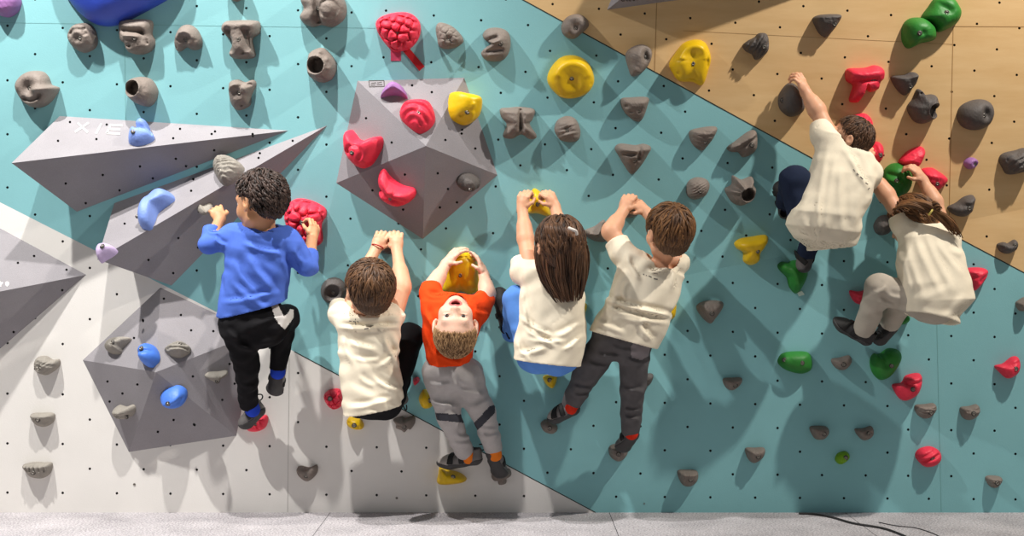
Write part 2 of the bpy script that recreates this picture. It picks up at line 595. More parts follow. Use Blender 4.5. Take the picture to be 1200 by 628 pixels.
class Hold:
    """outline in 4x crop pixels; heightfield dome with carved features over it"""

    def __init__(s, pts, H, feats, a=2.6, b=0.55, tilt=(0, 0), rough=0.05, seed=1, cen=None):
        s.H, s.feats, s.a, s.b, s.tilt, s.rough, s.seed = H, feats, a, b, tilt, rough, seed
        sp = np.array([(v.x, v.y) for v in spline([Vector((p[0], p[1])) for p in pts], 14, closed=True)])
        if cen is None:
            x, y = sp[:, 0], sp[:, 1]
            x2, y2 = np.roll(x, -1), np.roll(y, -1)
            cr = x * y2 - x2 * y
            A = cr.sum() / 2
            cen = (((x + x2) * cr).sum() / (6 * A), ((y + y2) * cr).sum() / (6 * A))
        s.c = np.array(cen)
        d = sp - s.c
        th = np.arctan2(d[:, 1], d[:, 0]); rr = np.hypot(d[:, 0], d[:, 1])
        o = np.argsort(th)
        s.th, s.rr = th[o], rr[o]
        s.th = np.concatenate([s.th[-6:] - 2 * np.pi, s.th, s.th[:6] + 2 * np.pi]); s.rr = np.concatenate([s.rr[-6:], s.rr, s.rr[:6]])
        s.size = float(np.mean(rr))

    def rad(s, th):
        return np.interp(th, s.th, s.rr)

    def height(s, x, y):
        dx, dy = x - s.c[0], y - s.c[1]
        R = s.rad(np.arctan2(dy, dx))
        r = np.clip(np.hypot(dx, dy) / R, 0, 1)
        base = (1 - r ** s.a) ** s.b
        u, v = dx / s.size, dy / s.size
        h = base * (1 + s.tilt[0] * u + s.tilt[1] * v)
        edge = smooth01((1 - r) / 0.22)
        for f in s.feats:
            k = f[0]
            if k == 'p':          # soft pit (negative) or bump: x y rx ry amp
                _, fx, fy, rx, ry, am = f
                h = h + edge * am * np.exp(-(((x - fx) / rx) ** 2 + ((y - fy) / ry) ** 2))
            elif k == 'hole':     # sharp round opening with a rim: x y r depth
                _, fx, fy, hr, am = f
                q = np.hypot(x - fx, y - fy) / hr
                h = h + 0.10 * np.exp(-((q - 1.08) / .14) ** 2) - am * smooth01((1.0 - q) / 0.18)
            elif k == 'g':        # groove (negative) or ridge along a segment: x0 y0 x1 y1 w amp
                _, x0, y0, x1, y1, w, am = f
                ex, ey = x1 - x0, y1 - y0
                t = np.clip(((x - x0) * ex + (y - y0) * ey) / (ex * ex + ey * ey + 1e-9), 0, 1)
                h = h + edge * am * np.exp(-(((x - x0 - t * ex) ** 2 + (y - y0 - t * ey) ** 2) / w ** 2))
            elif k == 'arc':      # groove along an arc: cx cy r a0 a1 w amp
                _, fx, fy, ar, a0, a1, w, am = f
                an = np.degrees(np.arctan2(y - fy, x - fx))
                m = smooth01((an - a0) / 20 + .5) * smooth01((a1 - an) / 20 + .5)
                h = h + edge * am * m * np.exp(-((np.hypot(x - fx, y - fy) - ar) / w) ** 2)
            elif k == 'vor':      # bulging cells: n amp
                _, n, am = f
                r_ = np.random.default_rng(s.seed)
                c = s.c + r_.uniform(-1.15, 1.15, (n * 5, 2)) * s.size
                keep = [c[0]]
                for q in c[1:]:
                    if min(np.hypot(*(q - w)) for w in keep) > s.size * 1.9 / math.sqrt(n): keep.append(q)
                dd = np.stack([np.hypot(x - q[0], y - q[1]) for q in keep])
                dd.sort(axis=0)
                e = (dd[1] - dd[0]) / s.size
                h = h + smooth01((1 - r) / 0.12) * am * (np.minimum(1, (e / 0.16)) ** .6 - 1)
            elif k == 'str':      # layered rock: angle freq amp
                _, an, fr, am = f
                t = (u * math.cos(math.radians(an)) + v * math.sin(math.radians(an))) * fr
                t = t + 0.5 * vnoise(u, v, s.seed)
                h = h + edge * am * (np.abs((t % 1.0) * 2 - 1) ** .7 - .5)
            elif k == 'cone':     # replaces the dome by a cone blend: amount
                h = h * (1 - f[1]) + f[1] * (1 - r)
            elif k == 'flat':     # flattened top at level
                h = np.minimum(h, f[1])
        h = h + s.rough * edge * vnoise(u * 1.6, v * 1.6, s.seed)
        return s.H * np.maximum(h, 0.0 * h)


HOLDS = []


def hold(label, col, crop, pts, H=.055, bolt=None, feats=(), name='climbing_hold', cat='climbing hold', group=None, **kw):
    ox, oy = CROP[crop]
    seed = len(HOLDS) + 3
    hd = Hold(pts, H, list(feats), seed=seed, **kw)
    cx, cy = ox + hd.c[0] / 4, oy + hd.c[1] / 4
    pl = surf_plane(cx, cy)
    n = pl[1]
    # the outline was traced at about half the height: step the base back along the wall for that
    cen_top = hit(cx, cy, (pl[0] + n * H * .4, n)) - n * H * .4
    c2x, c2y = topx(cen_top)
    sx, sy = c2x - cx, c2y - cy
    rs = np.concatenate([np.linspace(0, .72, 13)[1:], 1 - .28 * (1 - np.linspace(0, 1, NR - 12)[1:]) ** 1.7])
    th = np.linspace(-np.pi, np.pi, NA, endpoint=False)
    R = hd.rad(th)
    X = [np.array([hd.c[0]])]; Y = [np.array([hd.c[1]])]
    for r in rs:
        X.append(hd.c[0] + r * R * np.cos(th)); Y.append(hd.c[1] + r * R * np.sin(th))
    X = np.concatenate(X); Y = np.concatenate(Y)
    Hh = hd.height(X, Y)
    Hh[-NA:] = -0.004
    base_c = hit(cx + sx, cy + sy, pl)
    V = []
    for x, y, h in zip(X, Y, Hh):
        V.append(hit(ox + x / 4 + sx, oy + y / 4 + sy, pl) + n * float(h) - base_c)
    F = []
    nr = len(rs)
    for s in range(NA):
        F.append([0, 1 + (s + 1) % NA, 1 + s])
    for i in range(nr - 1):
        for s in range(NA):
            a, b = 1 + i * NA + s, 1 + i * NA + (s + 1) % NA
            F.append([a, b, b + NA, a + NA])
    nn = (V[F[0][1]] - V[0]).cross(V[F[0][2]] - V[0])
    if nn.dot(n) < 0: F = [f[::-1] for f in F]
    o = mesh_obj(name, V, F, M[col])
    o.location = base_c
    tag(o, label, cat, group or GROUPS.get(col))
    if bolt:
        for bp_ in (bolt if isinstance(bolt[0], tuple) else [bolt]):
            tx_, ty_ = ox + bp_[0] / 4, oy + bp_[1] / 4      # where the bolt is seen; walk to the spot of the hold seen there
            ux, uy = float(bp_[0]), float(bp_[1])
            for _ in range(8):
                h = float(hd.height(np.array([ux]), np.array([uy]))[0])
                qx, qy = topx(hit(ox + ux / 4 + sx, oy + uy / 4 + sy, pl) + n * h)
                ux += (tx_ - qx) * 2.4; uy += (ty_ - qy) * 2.4
            h = float(hd.height(np.array([ux]), np.array([uy]))[0])
            b = bpy.data.objects.new('bolt', BOLT_ME)
            COL.objects.link(b)
            b.parent = o
            b.scale = (.78, .78, .78)
            b.location = hit(ox + ux / 4 + sx, oy + uy / 4 + sy, pl) + n * (h - .0012) - base_c
            b.rotation_mode = 'QUATERNION'
            b.rotation_quaternion = Vector((0, 0, 1)).rotation_difference(n)
    HOLDS.append(o)
    return o


GROUPS = {'brown': 'grey brown climbing holds', 'dark': 'charcoal climbing holds', 'stone': 'pale stone climbing holds', 'red': 'red climbing holds',
          'yellow': 'yellow climbing holds', 'green': 'green climbing holds', 'lime': 'green climbing holds', 'blue': 'blue climbing holds',
          'paleblue': 'blue climbing holds', 'bigblue': 'blue climbing holds', 'purple': 'purple climbing holds', 'lilac': 'purple climbing holds'}

# --- upper left, teal panel
hold('purple hold cut off by the top left corner of the photo', 'purple', 'r1', [(-40, -40), (60, -40), (88, 0), (80, 45), (40, 78), (0, 75), (-40, 50)], .06)
hold('big royal blue rounded hold at the top edge, left part of the wall', 'bigblue', 'r1', [(240, -170), (270, -60), (310, 0), (360, 60), (420, 105), (480, 120), (550, 110), (640, 65), (760, 0), (860, -70), (820, -170), (540, -230)], .11, a=2.2, b=.5, rough=0)
hold('round grey brown hold with a swirl, just below left of the big blue hold', 'brown', 'r1', [(312, 160), (335, 120), (375, 107), (415, 115), (440, 150), (447, 200), (430, 230), (385, 247), (340, 225), (315, 190)], .065, (376, 178),
     [('arc', 375, 180, 42, -160, -20, 9, -.16), ('p', 375, 178, 22, 22, -.22), ('g', 330, 175, 345, 140, 10, -.12), ('p', 405, 135, 7, 7, -.2)], tilt=(0, -.2))
hold('blocky grey brown hold with a cut groove, touching the big blue hold from below', 'brown', 'r1', [(555, 105), (590, 92), (680, 90), (708, 108), (705, 160), (718, 190), (710, 230), (660, 255), (600, 245), (580, 205), (558, 180)], .065, (630, 179),
     [('g', 592, 142, 668, 150, 13, -.3), ('g', 668, 150, 690, 190, 14, -.22), ('g', 600, 168, 660, 172, 9, .16), ('p', 612, 215, 14, 9, -.25), ('p', 697, 203, 6, 6, -.2)], a=4, b=.5)
hold('half moon grey brown hold with two pointed lower ends beside the T shaped hold', 'brown', 'r1', [(822, 236), (812, 200), (825, 150), (850, 120), (885, 116), (920, 140), (942, 190), (935, 225), (900, 235), (870, 222), (842, 240)], .055, (873, 185),
     [('p', 873, 185, 26, 26, -.2), ('arc', 875, 190, 40, -170, -10, 10, .18), ('p', 826, 223, 6, 6, -.2)], tilt=(0, -.15))
hold('T shaped grey brown hold with a wide top bar, upper left', 'brown', 'r1', [(1035, 140), (1045, 105), (1080, 95), (1190, 95), (1213, 115), (1210, 155), (1178, 180), (1183, 225), (1190, 262), (1160, 275), (1100, 275), (1072, 258), (1085, 215), (1072, 182)], .07, (1116, 185),
     [('g', 1078, 145, 1088, 235, 14, -.35), ('g', 1160, 145, 1168, 225, 15, -.32), ('g', 1050, 112, 1200, 112, 22, .18), ('p', 1146, 247, 6, 6, -.2)], a=4, b=.5)
hold('grey brown hold like a snail shell with a pointed right end, far upper left', 'brown', 'r1', [(65, 410), (80, 365), (125, 335), (185, 335), (215, 360), (232, 398), (266, 412), (246, 455), (205, 495), (150, 505), (100, 475)], .07, (141, 413),
     [('p', 140, 410, 38, 42, -.5), ('g', 170, 420, 250, 412, 16, .25), ('arc', 150, 415, 55, 20, 130, 9, -.25)], a=3, b=.5)
hold('grey brown tube hold with its dark opening turned left, above the upper wedge volume', 'brown', 'r1', [(590, 405), (605, 372), (650, 360), (700, 375), (728, 425), (718, 472), (688, 500), (640, 488), (600, 455)], .085, None,
     [('hole', 634, 413, 38, .75)], a=3, b=.5, tilt=(-.1, 0))
hold('knobbly grey brown hold just above the pale tip of the upper wedge volume', 'brown', 'r1', [(1068, 415), (1075, 382), (1110, 373), (1145, 385), (1180, 374), (1195, 395), (1172, 450), (1165, 495), (1110, 518), (1080, 490), (1070, 450)], .06, (1122, 434),
     [('p', 1120, 432, 26, 26, -.2), ('arc', 1120, 432, 38, -170, 0, 9, .2), ('g', 1140, 400, 1180, 395, 9, -.2), ('p', 1132, 492, 6, 6, -.2)], tilt=(0, -.2))
hold('grey brown hold tip at the top edge right of the big blue hold', 'brown', 'r1', [(1060, -30), (1080, -80), (1130, -80), (1140, -30), (1120, 0), (1090, 4)], .06)
hold('big grey brown double bulb hold at the top edge left of the red cobbled hold', 'brown', 'r2', [(200, 78), (218, 40), (205, -10), (250, -45), (370, -45), (408, 0), (418, 50), (400, 95), (350, 125), (298, 116), (260, 125), (220, 110)], .085, (293, 40),
     [('g', 285, -30, 297, 118, 14, -.45), ('arc', 348, 42, 38, -180, 180, 9, -.10), ('p', 408, 46, 6, 6, -.2), ('p', 240, 30, 24, 50, -.2)], a=3, b=.5)
hold('grey brown barrel hold with a lumpy rim and round dark mouth, upper left', 'brown', 'r2', [(240, 270), (255, 240), (300, 223), (335, 245), (368, 295), (366, 340), (340, 377), (300, 387), (260, 370), (238, 340)], .09, None,
     [('hole', 290, 306, 40, .8), ('p', 255, 255, 12, 12, .15), ('p', 310, 240, 12, 12, .15), ('p', 345, 275, 12, 12, .15), ('p', 355, 320, 12, 12, .12), ('p', 250, 345, 12, 12, .12)], a=3, b=.5)
hold('red cobbled hold high on the teal wall with tape strips hanging under it', 'red', 'r2', [(560, 105), (590, 75), (660, 57), (720, 62), (760, 95), (770, 140), (755, 190), (720, 228), (690, 238), (640, 238), (600, 200), (568, 150)], .085, (661, 156), [('vor', 40, .26), ('p', 661, 156, 14, 14, -.1)], a=3, b=.5, rough=.03)
hold('grey brown fan shaped fossil hold right of the red cobbled hold', 'brown', 'r2', [(842, 130), (860, 105), (910, 118), (950, 150), (973, 190), (950, 215), (905, 230), (860, 220), (848, 180)], .05, (904, 184), [('vor', 40, .10), ('p', 904, 184, 16, 16, -.15)])
hold('grey brown S shaped hold with two lobes, upper middle beside the fossil hold', 'brown', 'r2', [(1062, 165), (1085, 135), (1140, 130), (1185, 155), (1193, 220), (1170, 272), (1130, 288), (1080, 282), (1055, 250), (1078, 222), (1100, 205), (1075, 188)], .06, (1146, 205),
     [('g', 1095, 205, 1140, 190, 10, .22), ('g', 1085, 190, 1125, 175, 10, -.25), ('g', 1090, 240, 1150, 235, 10, -.25), ('p', 1066, 246, 6, 6, -.2)])
# --- on the big centre volume
hold('small purple crescent hold on the upper edge of the centre grey volume', 'purple', 'r2', [(582, 448), (600, 410), (640, 386), (690, 408), (710, 452), (675, 440), (645, 436), (615, 440)], .05, None, [], tilt=(0, -.2), cen=(645, 418), rough=0)
hold('red shell hold with stacked ridges on top of the centre grey volume', 'red', 'r2', [(672, 512), (695, 475), (760, 463), (815, 475), (838, 540), (815, 585), (765, 610), (715, 580), (680, 545)], .075, (762, 529),
     [('arc', 735, 610, 70, -150, -20, 10, -.16), ('arc', 735, 610, 105, -150, -20, 10, -.16), ('arc', 735, 610, 42, -150, -20, 9, -.14), ('p', 762, 529, 14, 14, -.15)], tilt=(0, -.1))
hold('yellow wedge hold on the right corner of the centre grey volume', 'yellow', 'r2', [(922, 490), (935, 430), (985, 433), (1040, 450), (1060, 490), (1050, 550), (1000, 582), (945, 560), (925, 525)], .08, (992, 524),
     [('g', 985, 500, 1000, 575, 12, .12), ('p', 992, 524, 12, 12, -.1), ('p', 954, 541, 7, 7, -.15), ('p', 1010, 465, 40, 25, .12)], tilt=(0, -.25), rough=.02)
hold('red horned hold shaped like a bull head at the left corner of the centre volume', 'red', 'r6', [(408, 40), (412, -5), (425, -20), (445, -15), (460, 12), (480, 28), (512, 30), (545, 14), (572, 12), (580, 45), (560, 95), (525, 145), (480, 160), (440, 130), (415, 85)], .075, (449, 86),
     [('arc', 480, 90, 34, -180, 60, 8, -.12), ('p', 449, 86, 13, 13, -.12)], a=3, b=.55, cen=(487, 85), tilt=(0, -.15), rough=.02)
hold('red banana shaped hold on the lower left face of the centre volume', 'red', 'r6', [(568, 228), (573, 190), (598, 178), (622, 212), (680, 252), (735, 268), (742, 297), (715, 328), (665, 345), (615, 330), (578, 302), (572, 275), (592, 262)], .065, (629, 303),
     [('g', 595, 200, 640, 250, 14, .14), ('g', 640, 250, 725, 290, 16, .12), ('g', 590, 265, 690, 310, 9, -.14), ('p', 629, 303, 13, 13, -.1)], cen=(640, 272))
hold('charcoal disc hold on the right face of the centre grey volume', 'dark', 'r6', [(945, 235), (965, 200), (1010, 193), (1050, 215), (1055, 245), (1020, 270), (970, 268)], .05, (1003, 260), [('arc', 985, 235, 45, -120, 40, 8, -.12)], b=.7)
hold('red cobbled hold gripped by the right hand of the boy in the blue shirt', 'red', 'r6', [(128, 400), (135, 345), (180, 308), (250, 315), (315, 350), (322, 385), (300, 430), (305, 505), (268, 535), (240, 540), (205, 485), (145, 440)], .085, (217, 415), [('vor', 40, .28), ('p', 217, 415, 14, 14, -.1)], a=3, b=.5, rough=.03)
hold('dark hold almost hidden under both fists of the boy beside the black bowl hold', 'dark', 'r6', [(575, 550), (585, 500), (640, 492), (655, 545), (630, 565), (595, 562)], .055, (615, 522))
# --- upper middle
hold('round dark brown hold sitting on the seam between plywood and teal, topmost', 'brown', 'r3', [(233, 120), (262, 78), (310, 65), (350, 85), (362, 120), (330, 155), (290, 182), (245, 165)], .06, (297, 131), [('p', 295, 130, 24, 24, -.3), ('g', 260, 85, 320, 75, 12, .12)])
hold('round yellow hold like a shallow bowl on the teal wall, upper middle', 'yellow', 'r3', [(167, 365), (190, 310), (235, 268), (295, 260), (350, 285), (380, 335), (386, 390), (352, 440), (290, 462), (230, 455), (182, 410)], .075, (280, 366),
     [('p', 280, 395, 62, 62, -.4), ('arc', 285, 375, 85, -170, -10, 22, .15), ('p', 372, 393, 7, 7, -.15)], a=3, rough=.01)
hold('grey brown ring like hold on the seam beside the tall yellow hold', 'brown', 'r3', [(535, 260), (560, 225), (610, 208), (650, 225), (660, 260), (640, 310), (600, 350), (565, 358), (550, 325)], .065, (620, 270), [('p', 624, 260, 17, 32, -.55), ('g', 560, 320, 600, 345, 12, .15)])
hold('tall yellow scooped hold on the plywood just right of the seam', 'yellow', 'r3', [(742, 300), (770, 250), (810, 202), (870, 185), (915, 205), (937, 270), (925, 330), (897, 400), (850, 385), (790, 380), (760, 345)], .075, (850, 298),
     [('g', 845, 265, 845, 400, 38, -.3), ('arc', 850, 280, 66, -180, 0, 20, .16), ('g', 905, 230, 915, 310, 9, -.1), ('p', 778, 345, 7, 7, -.15)], rough=.01)
hold('small grey brown pocked wedge hold under the seam, right of the yellow bowl hold', 'brown', 'r3', [(513, 465), (560, 457), (640, 458), (637, 500), (615, 558), (590, 572), (552, 550), (520, 510)], .055, (595, 518), [('p', 535, 497, 10, 8, -.25), ('p', 555, 522, 9, 7, -.2), ('p', 595, 518, 12, 12, -.15), ('p', 580, 550, 20, 6, -.15)], tilt=(0, -.3))
hold('shade-darkened brown jagged hold on the plywood right of the tall yellow hold', 'dark', 'r3', [(1085, 215), (1108, 192), (1140, 175), (1165, 155), (1200, 163), (1207, 230), (1178, 268), (1145, 280), (1128, 255), (1100, 240)], .055, (1182, 220), [('str', 30, 3, .2)], tilt=(0, -.2))
hold('grey brown split hold like a pair of trousers, left of the egg shaped hold', 'brown', 'r3', [(-55, 512), (-15, 506), (40, 502), (106, 515), (98, 560), (85, 585), (118, 640), (85, 655), (45, 632), (0, 652), (-42, 640), (-25, 585), (-50, 550)], .065, (40, 590), [('g', 40, 515, 42, 600, 9, -.45), ('g', -40, 520, 100, 525, 12, .14), ('p', 40, 590, 10, 10, -.1)], cen=(30, 572))
hold('egg shaped grey brown hold between the split hold and the triangle hold', 'brown', 'r3', [(200, 605), (215, 565), (258, 545), (300, 560), (322, 610), (315, 655), (280, 668), (232, 660), (210, 635)], .06, (258, 608), [('p', 258, 608, 18, 18, -.2), ('str', 80, 3, .06)])
hold('grey brown hold with flat upper edge, below the seam left of the long slanted hold', 'brown', 'r7', [(833, -5), (870, -25), (960, -33), (952, 12), (918, 60), (892, 80), (850, 50)], .055, (907, 37), [('str', 100, 3, .07)], tilt=(0, -.35))
hold('grey brown slanted hold pointing up right, just under the seam', 'brown', 'r7', [(1012, 65), (1050, 35), (1115, -12), (1148, -10), (1152, 65), (1122, 100), (1085, 110), (1065, 88), (1030, 85)], .055, (1125, 52), [('g', 1025, 62, 1140, -5, 13, .2), ('g', 1050, 72, 1140, 15, 9, -.2)], tilt=(0, -.2))
hold('grey brown downward triangle hold with rounded upper lip, centre right', 'brown', 'r7', [(485, 70), (510, 47), (580, 54), (620, 48), (655, 64), (640, 100), (605, 155), (565, 192), (530, 150), (505, 108)], .07, (573, 125), [('g', 500, 66, 585, 74, 12, .16), ('g', 610, 68, 645, 66, 12, .16), ('g', 595, 66, 592, 110, 10, -.3), ('g', 520, 92, 570, 92, 9, -.2), ('p', 573, 125, 12, 12, -.15)], tilt=(0, -.3))
hold('grey brown oval hold with fine ridges left of the spiky tube hold', 'brown', 'r7', [(820, 270), (830, 225), (870, 205), (915, 215), (930, 245), (910, 290), (860, 310), (830, 297)], .055, (884, 268), [('str', 60, 5, .07)])
hold('grey brown spiky tube hold with a dark round mouth above the small yellow hold', 'brown', 'r7', [(1005, 260), (1035, 240), (1040, 198), (1075, 215), (1092, 215), (1130, 203), (1136, 240), (1148, 265), (1130, 310), (1080, 338), (1040, 325), (1015, 290)], .085, None, [('hole', 1097, 280, 33, .75), ('g', 1040, 205, 1075, 250, 10, .2), ('g', 1128, 210, 1110, 240, 10, .2), ('g', 1010, 260, 1050, 268, 10, .15)], a=3, b=.5)
hold('yellow wide topped hold on the teal wall between the two tallest groups of children', 'yellow', 'r7', [(1048, 515), (1075, 495), (1130, 485), (1190, 477), (1206, 492), (1190, 530), (1168, 560), (1160, 600), (1122, 618), (1090, 600), (1088, 560), (1058, 540)], .065, (1150, 550), [('g', 1065, 512, 1190, 500, 18, .16), ('p', 1150, 550, 12, 12, -.1)], rough=.02)
hold('yellow hold under the raised hands of the long haired girl', 'yellow', 'r7', [(72, 368), (85, 300), (98, 262), (118, 262), (150, 292), (175, 340), (180, 388), (120, 375)], .06, (122, 330), rough=.02)
hold('dark hold under the clasped hands of the boy in the charcoal trousers', 'brown', 'r7', [(518, 388), (525, 350), (560, 325), (602, 338), (602, 370), (565, 395)], .06)
hold('dark pointed hold beside the bent elbow of the boy in the charcoal trousers', 'brown', 'r7', [(330, 462), (390, 435), (437, 408), (445, 500), (402, 508), (360, 490)], .06, None, [('cone', .5)])
# --- plywood
hold('shade-darkened brown bucket shaped hold near the top edge, left of the green pair', 'dark', 'r4', [(215, 88), (245, 70), (310, 65), (348, 72), (330, 115), (300, 155), (275, 175), (245, 155), (225, 118)], .06, (312, 113), [('g', 230, 80, 340, 76, 10, .15)], tilt=(0, -.3))
hold('green rounded hold, upper of the pair near the top right', 'green', 'r4', [(728, 85), (760, 35), (800, -12), (868, -15), (905, 30), (913, 65), (895, 105), (860, 130), (810, 150), (790, 125), (765, 105)], .075, (838, 60), [('p', 812, 40, 40, 30, -.15), ('g', 800, 20, 840, 50, 16, -.1)], rough=.02)
hold('green rounded hold, lower of the pair near the top right', 'green', 'r4', [(637, 165), (645, 115), (680, 85), (740, 85), (785, 120), (796, 165), (780, 190), (720, 205), (670, 227), (645, 205)], .08, (712, 155), [('p', 712, 155, 14, 14, -.08)], rough=.02)
hold('red Y shaped branching hold on the plywood', 'red', 'r4', [(370, 345), (385, 322), (460, 318), (510, 306), (548, 325), (550, 365), (532, 385), (522, 418), (487, 432), (458, 410), (438, 435), (432, 478), (390, 476), (395, 440), (405, 402), (376, 380)], .07, (492, 376), [('g', 385, 350, 535, 335, 18, .14), ('g', 415, 470, 450, 395, 14, .1), ('g', 400, 385, 500, 372, 8, -.16), ('p', 415, 462, 14, 12, -.12)], a=3, b=.5, cen=(450, 376))
hold('shade-darkened brown bucket shaped hold right of the red Y shaped hold', 'dark', 'r4', [(585, 362), (645, 352), (680, 338), (706, 348), (700, 388), (672, 428), (645, 448), (608, 415)], .06, (668, 406), [('g', 595, 365, 680, 358, 9, .12), ('p', 690, 352, 12, 12, .15)], tilt=(0, -.3))
hold('charcoal tube hold with a little ring on top, on the plywood', 'dark', 'r4', [(665, 500), (690, 465), (708, 422), (722, 422), (742, 445), (792, 448), (802, 510), (790, 552), (740, 580), (700, 572), (672, 535)], .085, None, [('hole', 770, 518, 34, .75), ('p', 716, 438, 9, 9, -.3)], a=3, b=.5)
hold('shade-darkened brown smooth egg shaped hold with a slot, far right on the plywood', 'dark', 'r4', [(898, 535), (920, 495), (975, 470), (1030, 470), (1060, 495), (1065, 540), (1040, 590), (985, 612), (930, 600), (903, 570)], .075, (1011, 541), [('p', 1012, 530, 18, 30, -.35)], rough=.01)
hold('charcoal smooth boulder hold gripped by the topmost climber', 'dark', 'r4', [(55, 470), (70, 425), (105, 390), (140, 402), (165, 450), (176, 508), (150, 540), (105, 547), (65, 515)], .075, (68, 470), rough=.02)
hold('red ribbed hold behind the head of the topmost climber', 'red', 'r4', [(365, 565), (410, 540), (465, 534), (495, 568), (492, 612), (468, 640), (420, 660), (380, 640), (352, 600)], .07, None, [('str', 20, 4, .12)])
hold('red upright oval hold just right of the topmost climber\'s shoulder', 'red', 'r8', [(462, 98), (490, 52), (520, 37), (543, 60), (540, 110), (515, 145), (490, 145), (470, 125)], .06, (527, 100), [('g', 500, 60, 490, 140, 9, -.1)])
hold('red slanted hold directly above the green hold held by the ponytailed girl', 'red', 'r8', [(620, 132), (660, 85), (715, 60), (740, 75), (730, 120), (700, 160), (650, 155)], .06, None, [('g', 650, 110, 725, 75, 10, -.1)])
hold('red block hold right of the green hold held by the ponytailed girl', 'red', 'r8', [(712, 230), (725, 172), (770, 160), (800, 172), (847, 210), (835, 240), (800, 266), (750, 268)], .065, (793, 232), [('g', 735, 190, 820, 200, 12, .1)])
hold('green hold gripped by the ponytailed girl', 'green', 'r8', [(540, 212), (560, 165), (600, 140), (650, 150), (680, 190), (675, 250), (640, 295), (600, 303), (575, 275), (552, 240)], .075, (605, 220), [('g', 545, 212, 600, 225, 14, .14), ('g', 560, 185, 610, 200, 12, -.14)], rough=.02)
hold('tiny purple hold with a central pit on the right plywood panel', 'purple', 'r8', [(922, 140), (938, 116), (970, 112), (988, 130), (976, 156), (945, 166)], .04, (966, 140), [('p', 966, 140, 13, 13, -.4)])
hold('shade-darkened brown lumpy hold cut off by the right edge of the photo', 'dark', 'r8', [(1093, 125), (1110, 95), (1165, 80), (1225, 72), (1235, 160), (1180, 187), (1130, 190), (1108, 158)], .065, None, [('str', 50, 2.5, .14)], rough=.1)
hold('charcoal shark fin hold on the right plywood panel beside the girl\'s ponytail', 'dark', 'r8', [(850, 347), (890, 325), (928, 297), (970, 290), (970, 330), (955, 370), (920, 390), (875, 378)], .06, (945, 350), [('g', 925, 315, 962, 300, 14, .15), ('g', 870, 345, 920, 330, 12, -.15)])
hold('shade-darkened brown cup shaped hold low on the right plywood panel', 'dark', 'r8', [(1080, 520), (1108, 507), (1130, 512), (1162, 495), (1176, 515), (1165, 545), (1130, 562), (1095, 550)], .05, (1160, 524), [('p', 1128, 515, 18, 12, -.25)])
hold('dark grey hold in the shade between the two climbers on the right', 'dark', 'r8', [(503, 430), (530, 390), (570, 385), (592, 420), (575, 460), (540, 478), (512, 465)], .06)
hold('red hold behind the right side of the ponytailed girl\'s shirt', 'red', 's4', [(925, 10), (985, -2), (1034, 10), (1025, 50), (990, 95), (965, 108), (945, 60)], .06, None, [('p', 955, 40, 14, 12, -.3), ('g', 985, 60, 1020, 30, 9, -.12)])
hold('green hold under the foot of the topmost climber, with white tape below', 'green', 's4', [(50, -10), (70, -28), (100, -25), (125, -35), (180, -30), (190, 30), (165, 90), (135, 122), (105, 90), (92, 45), (62, 15)], .065, None, [('g', 110, 0, 130, 70, 18, .15), ('p', 75, -8, 16, 14, .12)], rough=.02)
# --- lower right, teal
hold('red pointed hold left of the ponytailed girl\'s knee', 'red', 's4', [(387, 108), (430, 111), (472, 104), (482, 130), (462, 165), (430, 171), (402, 150)], .05, (460, 131))
hold('green flat oval hold, leftmost of the green holds on the lower right', 'green', 's4', [(50, 435), (75, 402), (140, 393), (195, 400), (212, 440), (205, 480), (160, 498), (100, 485), (62, 462)], .055, ((160, 446), (78, 431)), rough=.01)
hold('small grey brown hold under the girl\'s shoe, between two green holds', 'brown', 's4', [(302, 430), (340, 422), (385, 412), (396, 440), (370, 475), (340, 480), (312, 460)], .05, (355, 453))
hold('green heart shaped hold on the lower right teal panel', 'green', 's4', [(485, 440), (500, 406), (530, 405), (570, 380), (618, 388), (632, 420), (610, 470), (572, 515), (530, 527), (495, 490)], .065, (580, 458), [('g', 530, 412, 545, 450, 14, -.14)], rough=.01)
hold('red two lobed hold right below the green heart shaped hold', 'red', 's4', [(590, 550), (632, 540), (655, 507), (718, 498), (726, 545), (705, 595), (660, 623), (630, 620), (605, 590)], .06, (680, 569), [('g', 640, 545, 715, 530, 9, -.16), ('g', 660, 520, 715, 515, 14, .1)])
hold('red angular hold near the right edge of the photo', 'red', 's4', [(1070, 462), (1110, 450), (1148, 421), (1178, 420), (1186, 460), (1170, 500), (1130, 520), (1092, 490)], .055, (1162, 474), [('g', 1100, 465, 1165, 440, 9, -.12)])
hold('green hold peeking out below the hem of the ponytailed girl\'s shirt', 'green', 's4', [(598, 262), (610, 228), (650, 212), (668, 240), (640, 266)], .05)
hold('brown hold cut off by the right edge on the teal panel', 'brown', 's4', [(1168, 170), (1182, 152), (1215, 140), (1228, 195), (1188, 202)], .05)
hold('small brown wedge hold below the red two lobed hold', 'brown', 't4', [(695, 20), (740, 13), (785, 10), (792, 40), (765, 75), (735, 80), (705, 60)], .05, (765, 50), [('str', 100, 3, .1)], tilt=(0, -.3))
hold('small brown wedge hold below the red angular hold', 'brown', 't4', [(908, 30), (950, 22), (985, 14), (997, 40), (980, 75), (945, 88), (915, 70)], .05, (965, 55), [('g', 930, 40, 985, 30, 8, -.15)], tilt=(0, -.3))
hold('small brown wedge hold above the small lime green hold', 'brown', 't4', [(200, 122), (230, 115), (280, 120), (289, 150), (265, 178), (230, 178), (210, 155)], .05, (263, 150), tilt=(0, -.3))
hold('small brown scooped hold right above the lime green hold', 'brown', 't4', [(412, 130), (450, 127), (490, 117), (498, 150), (480, 175), (450, 182), (425, 160)], .05, (474, 148), [('p', 460, 140, 22, 9, -.25)], tilt=(0, -.2))
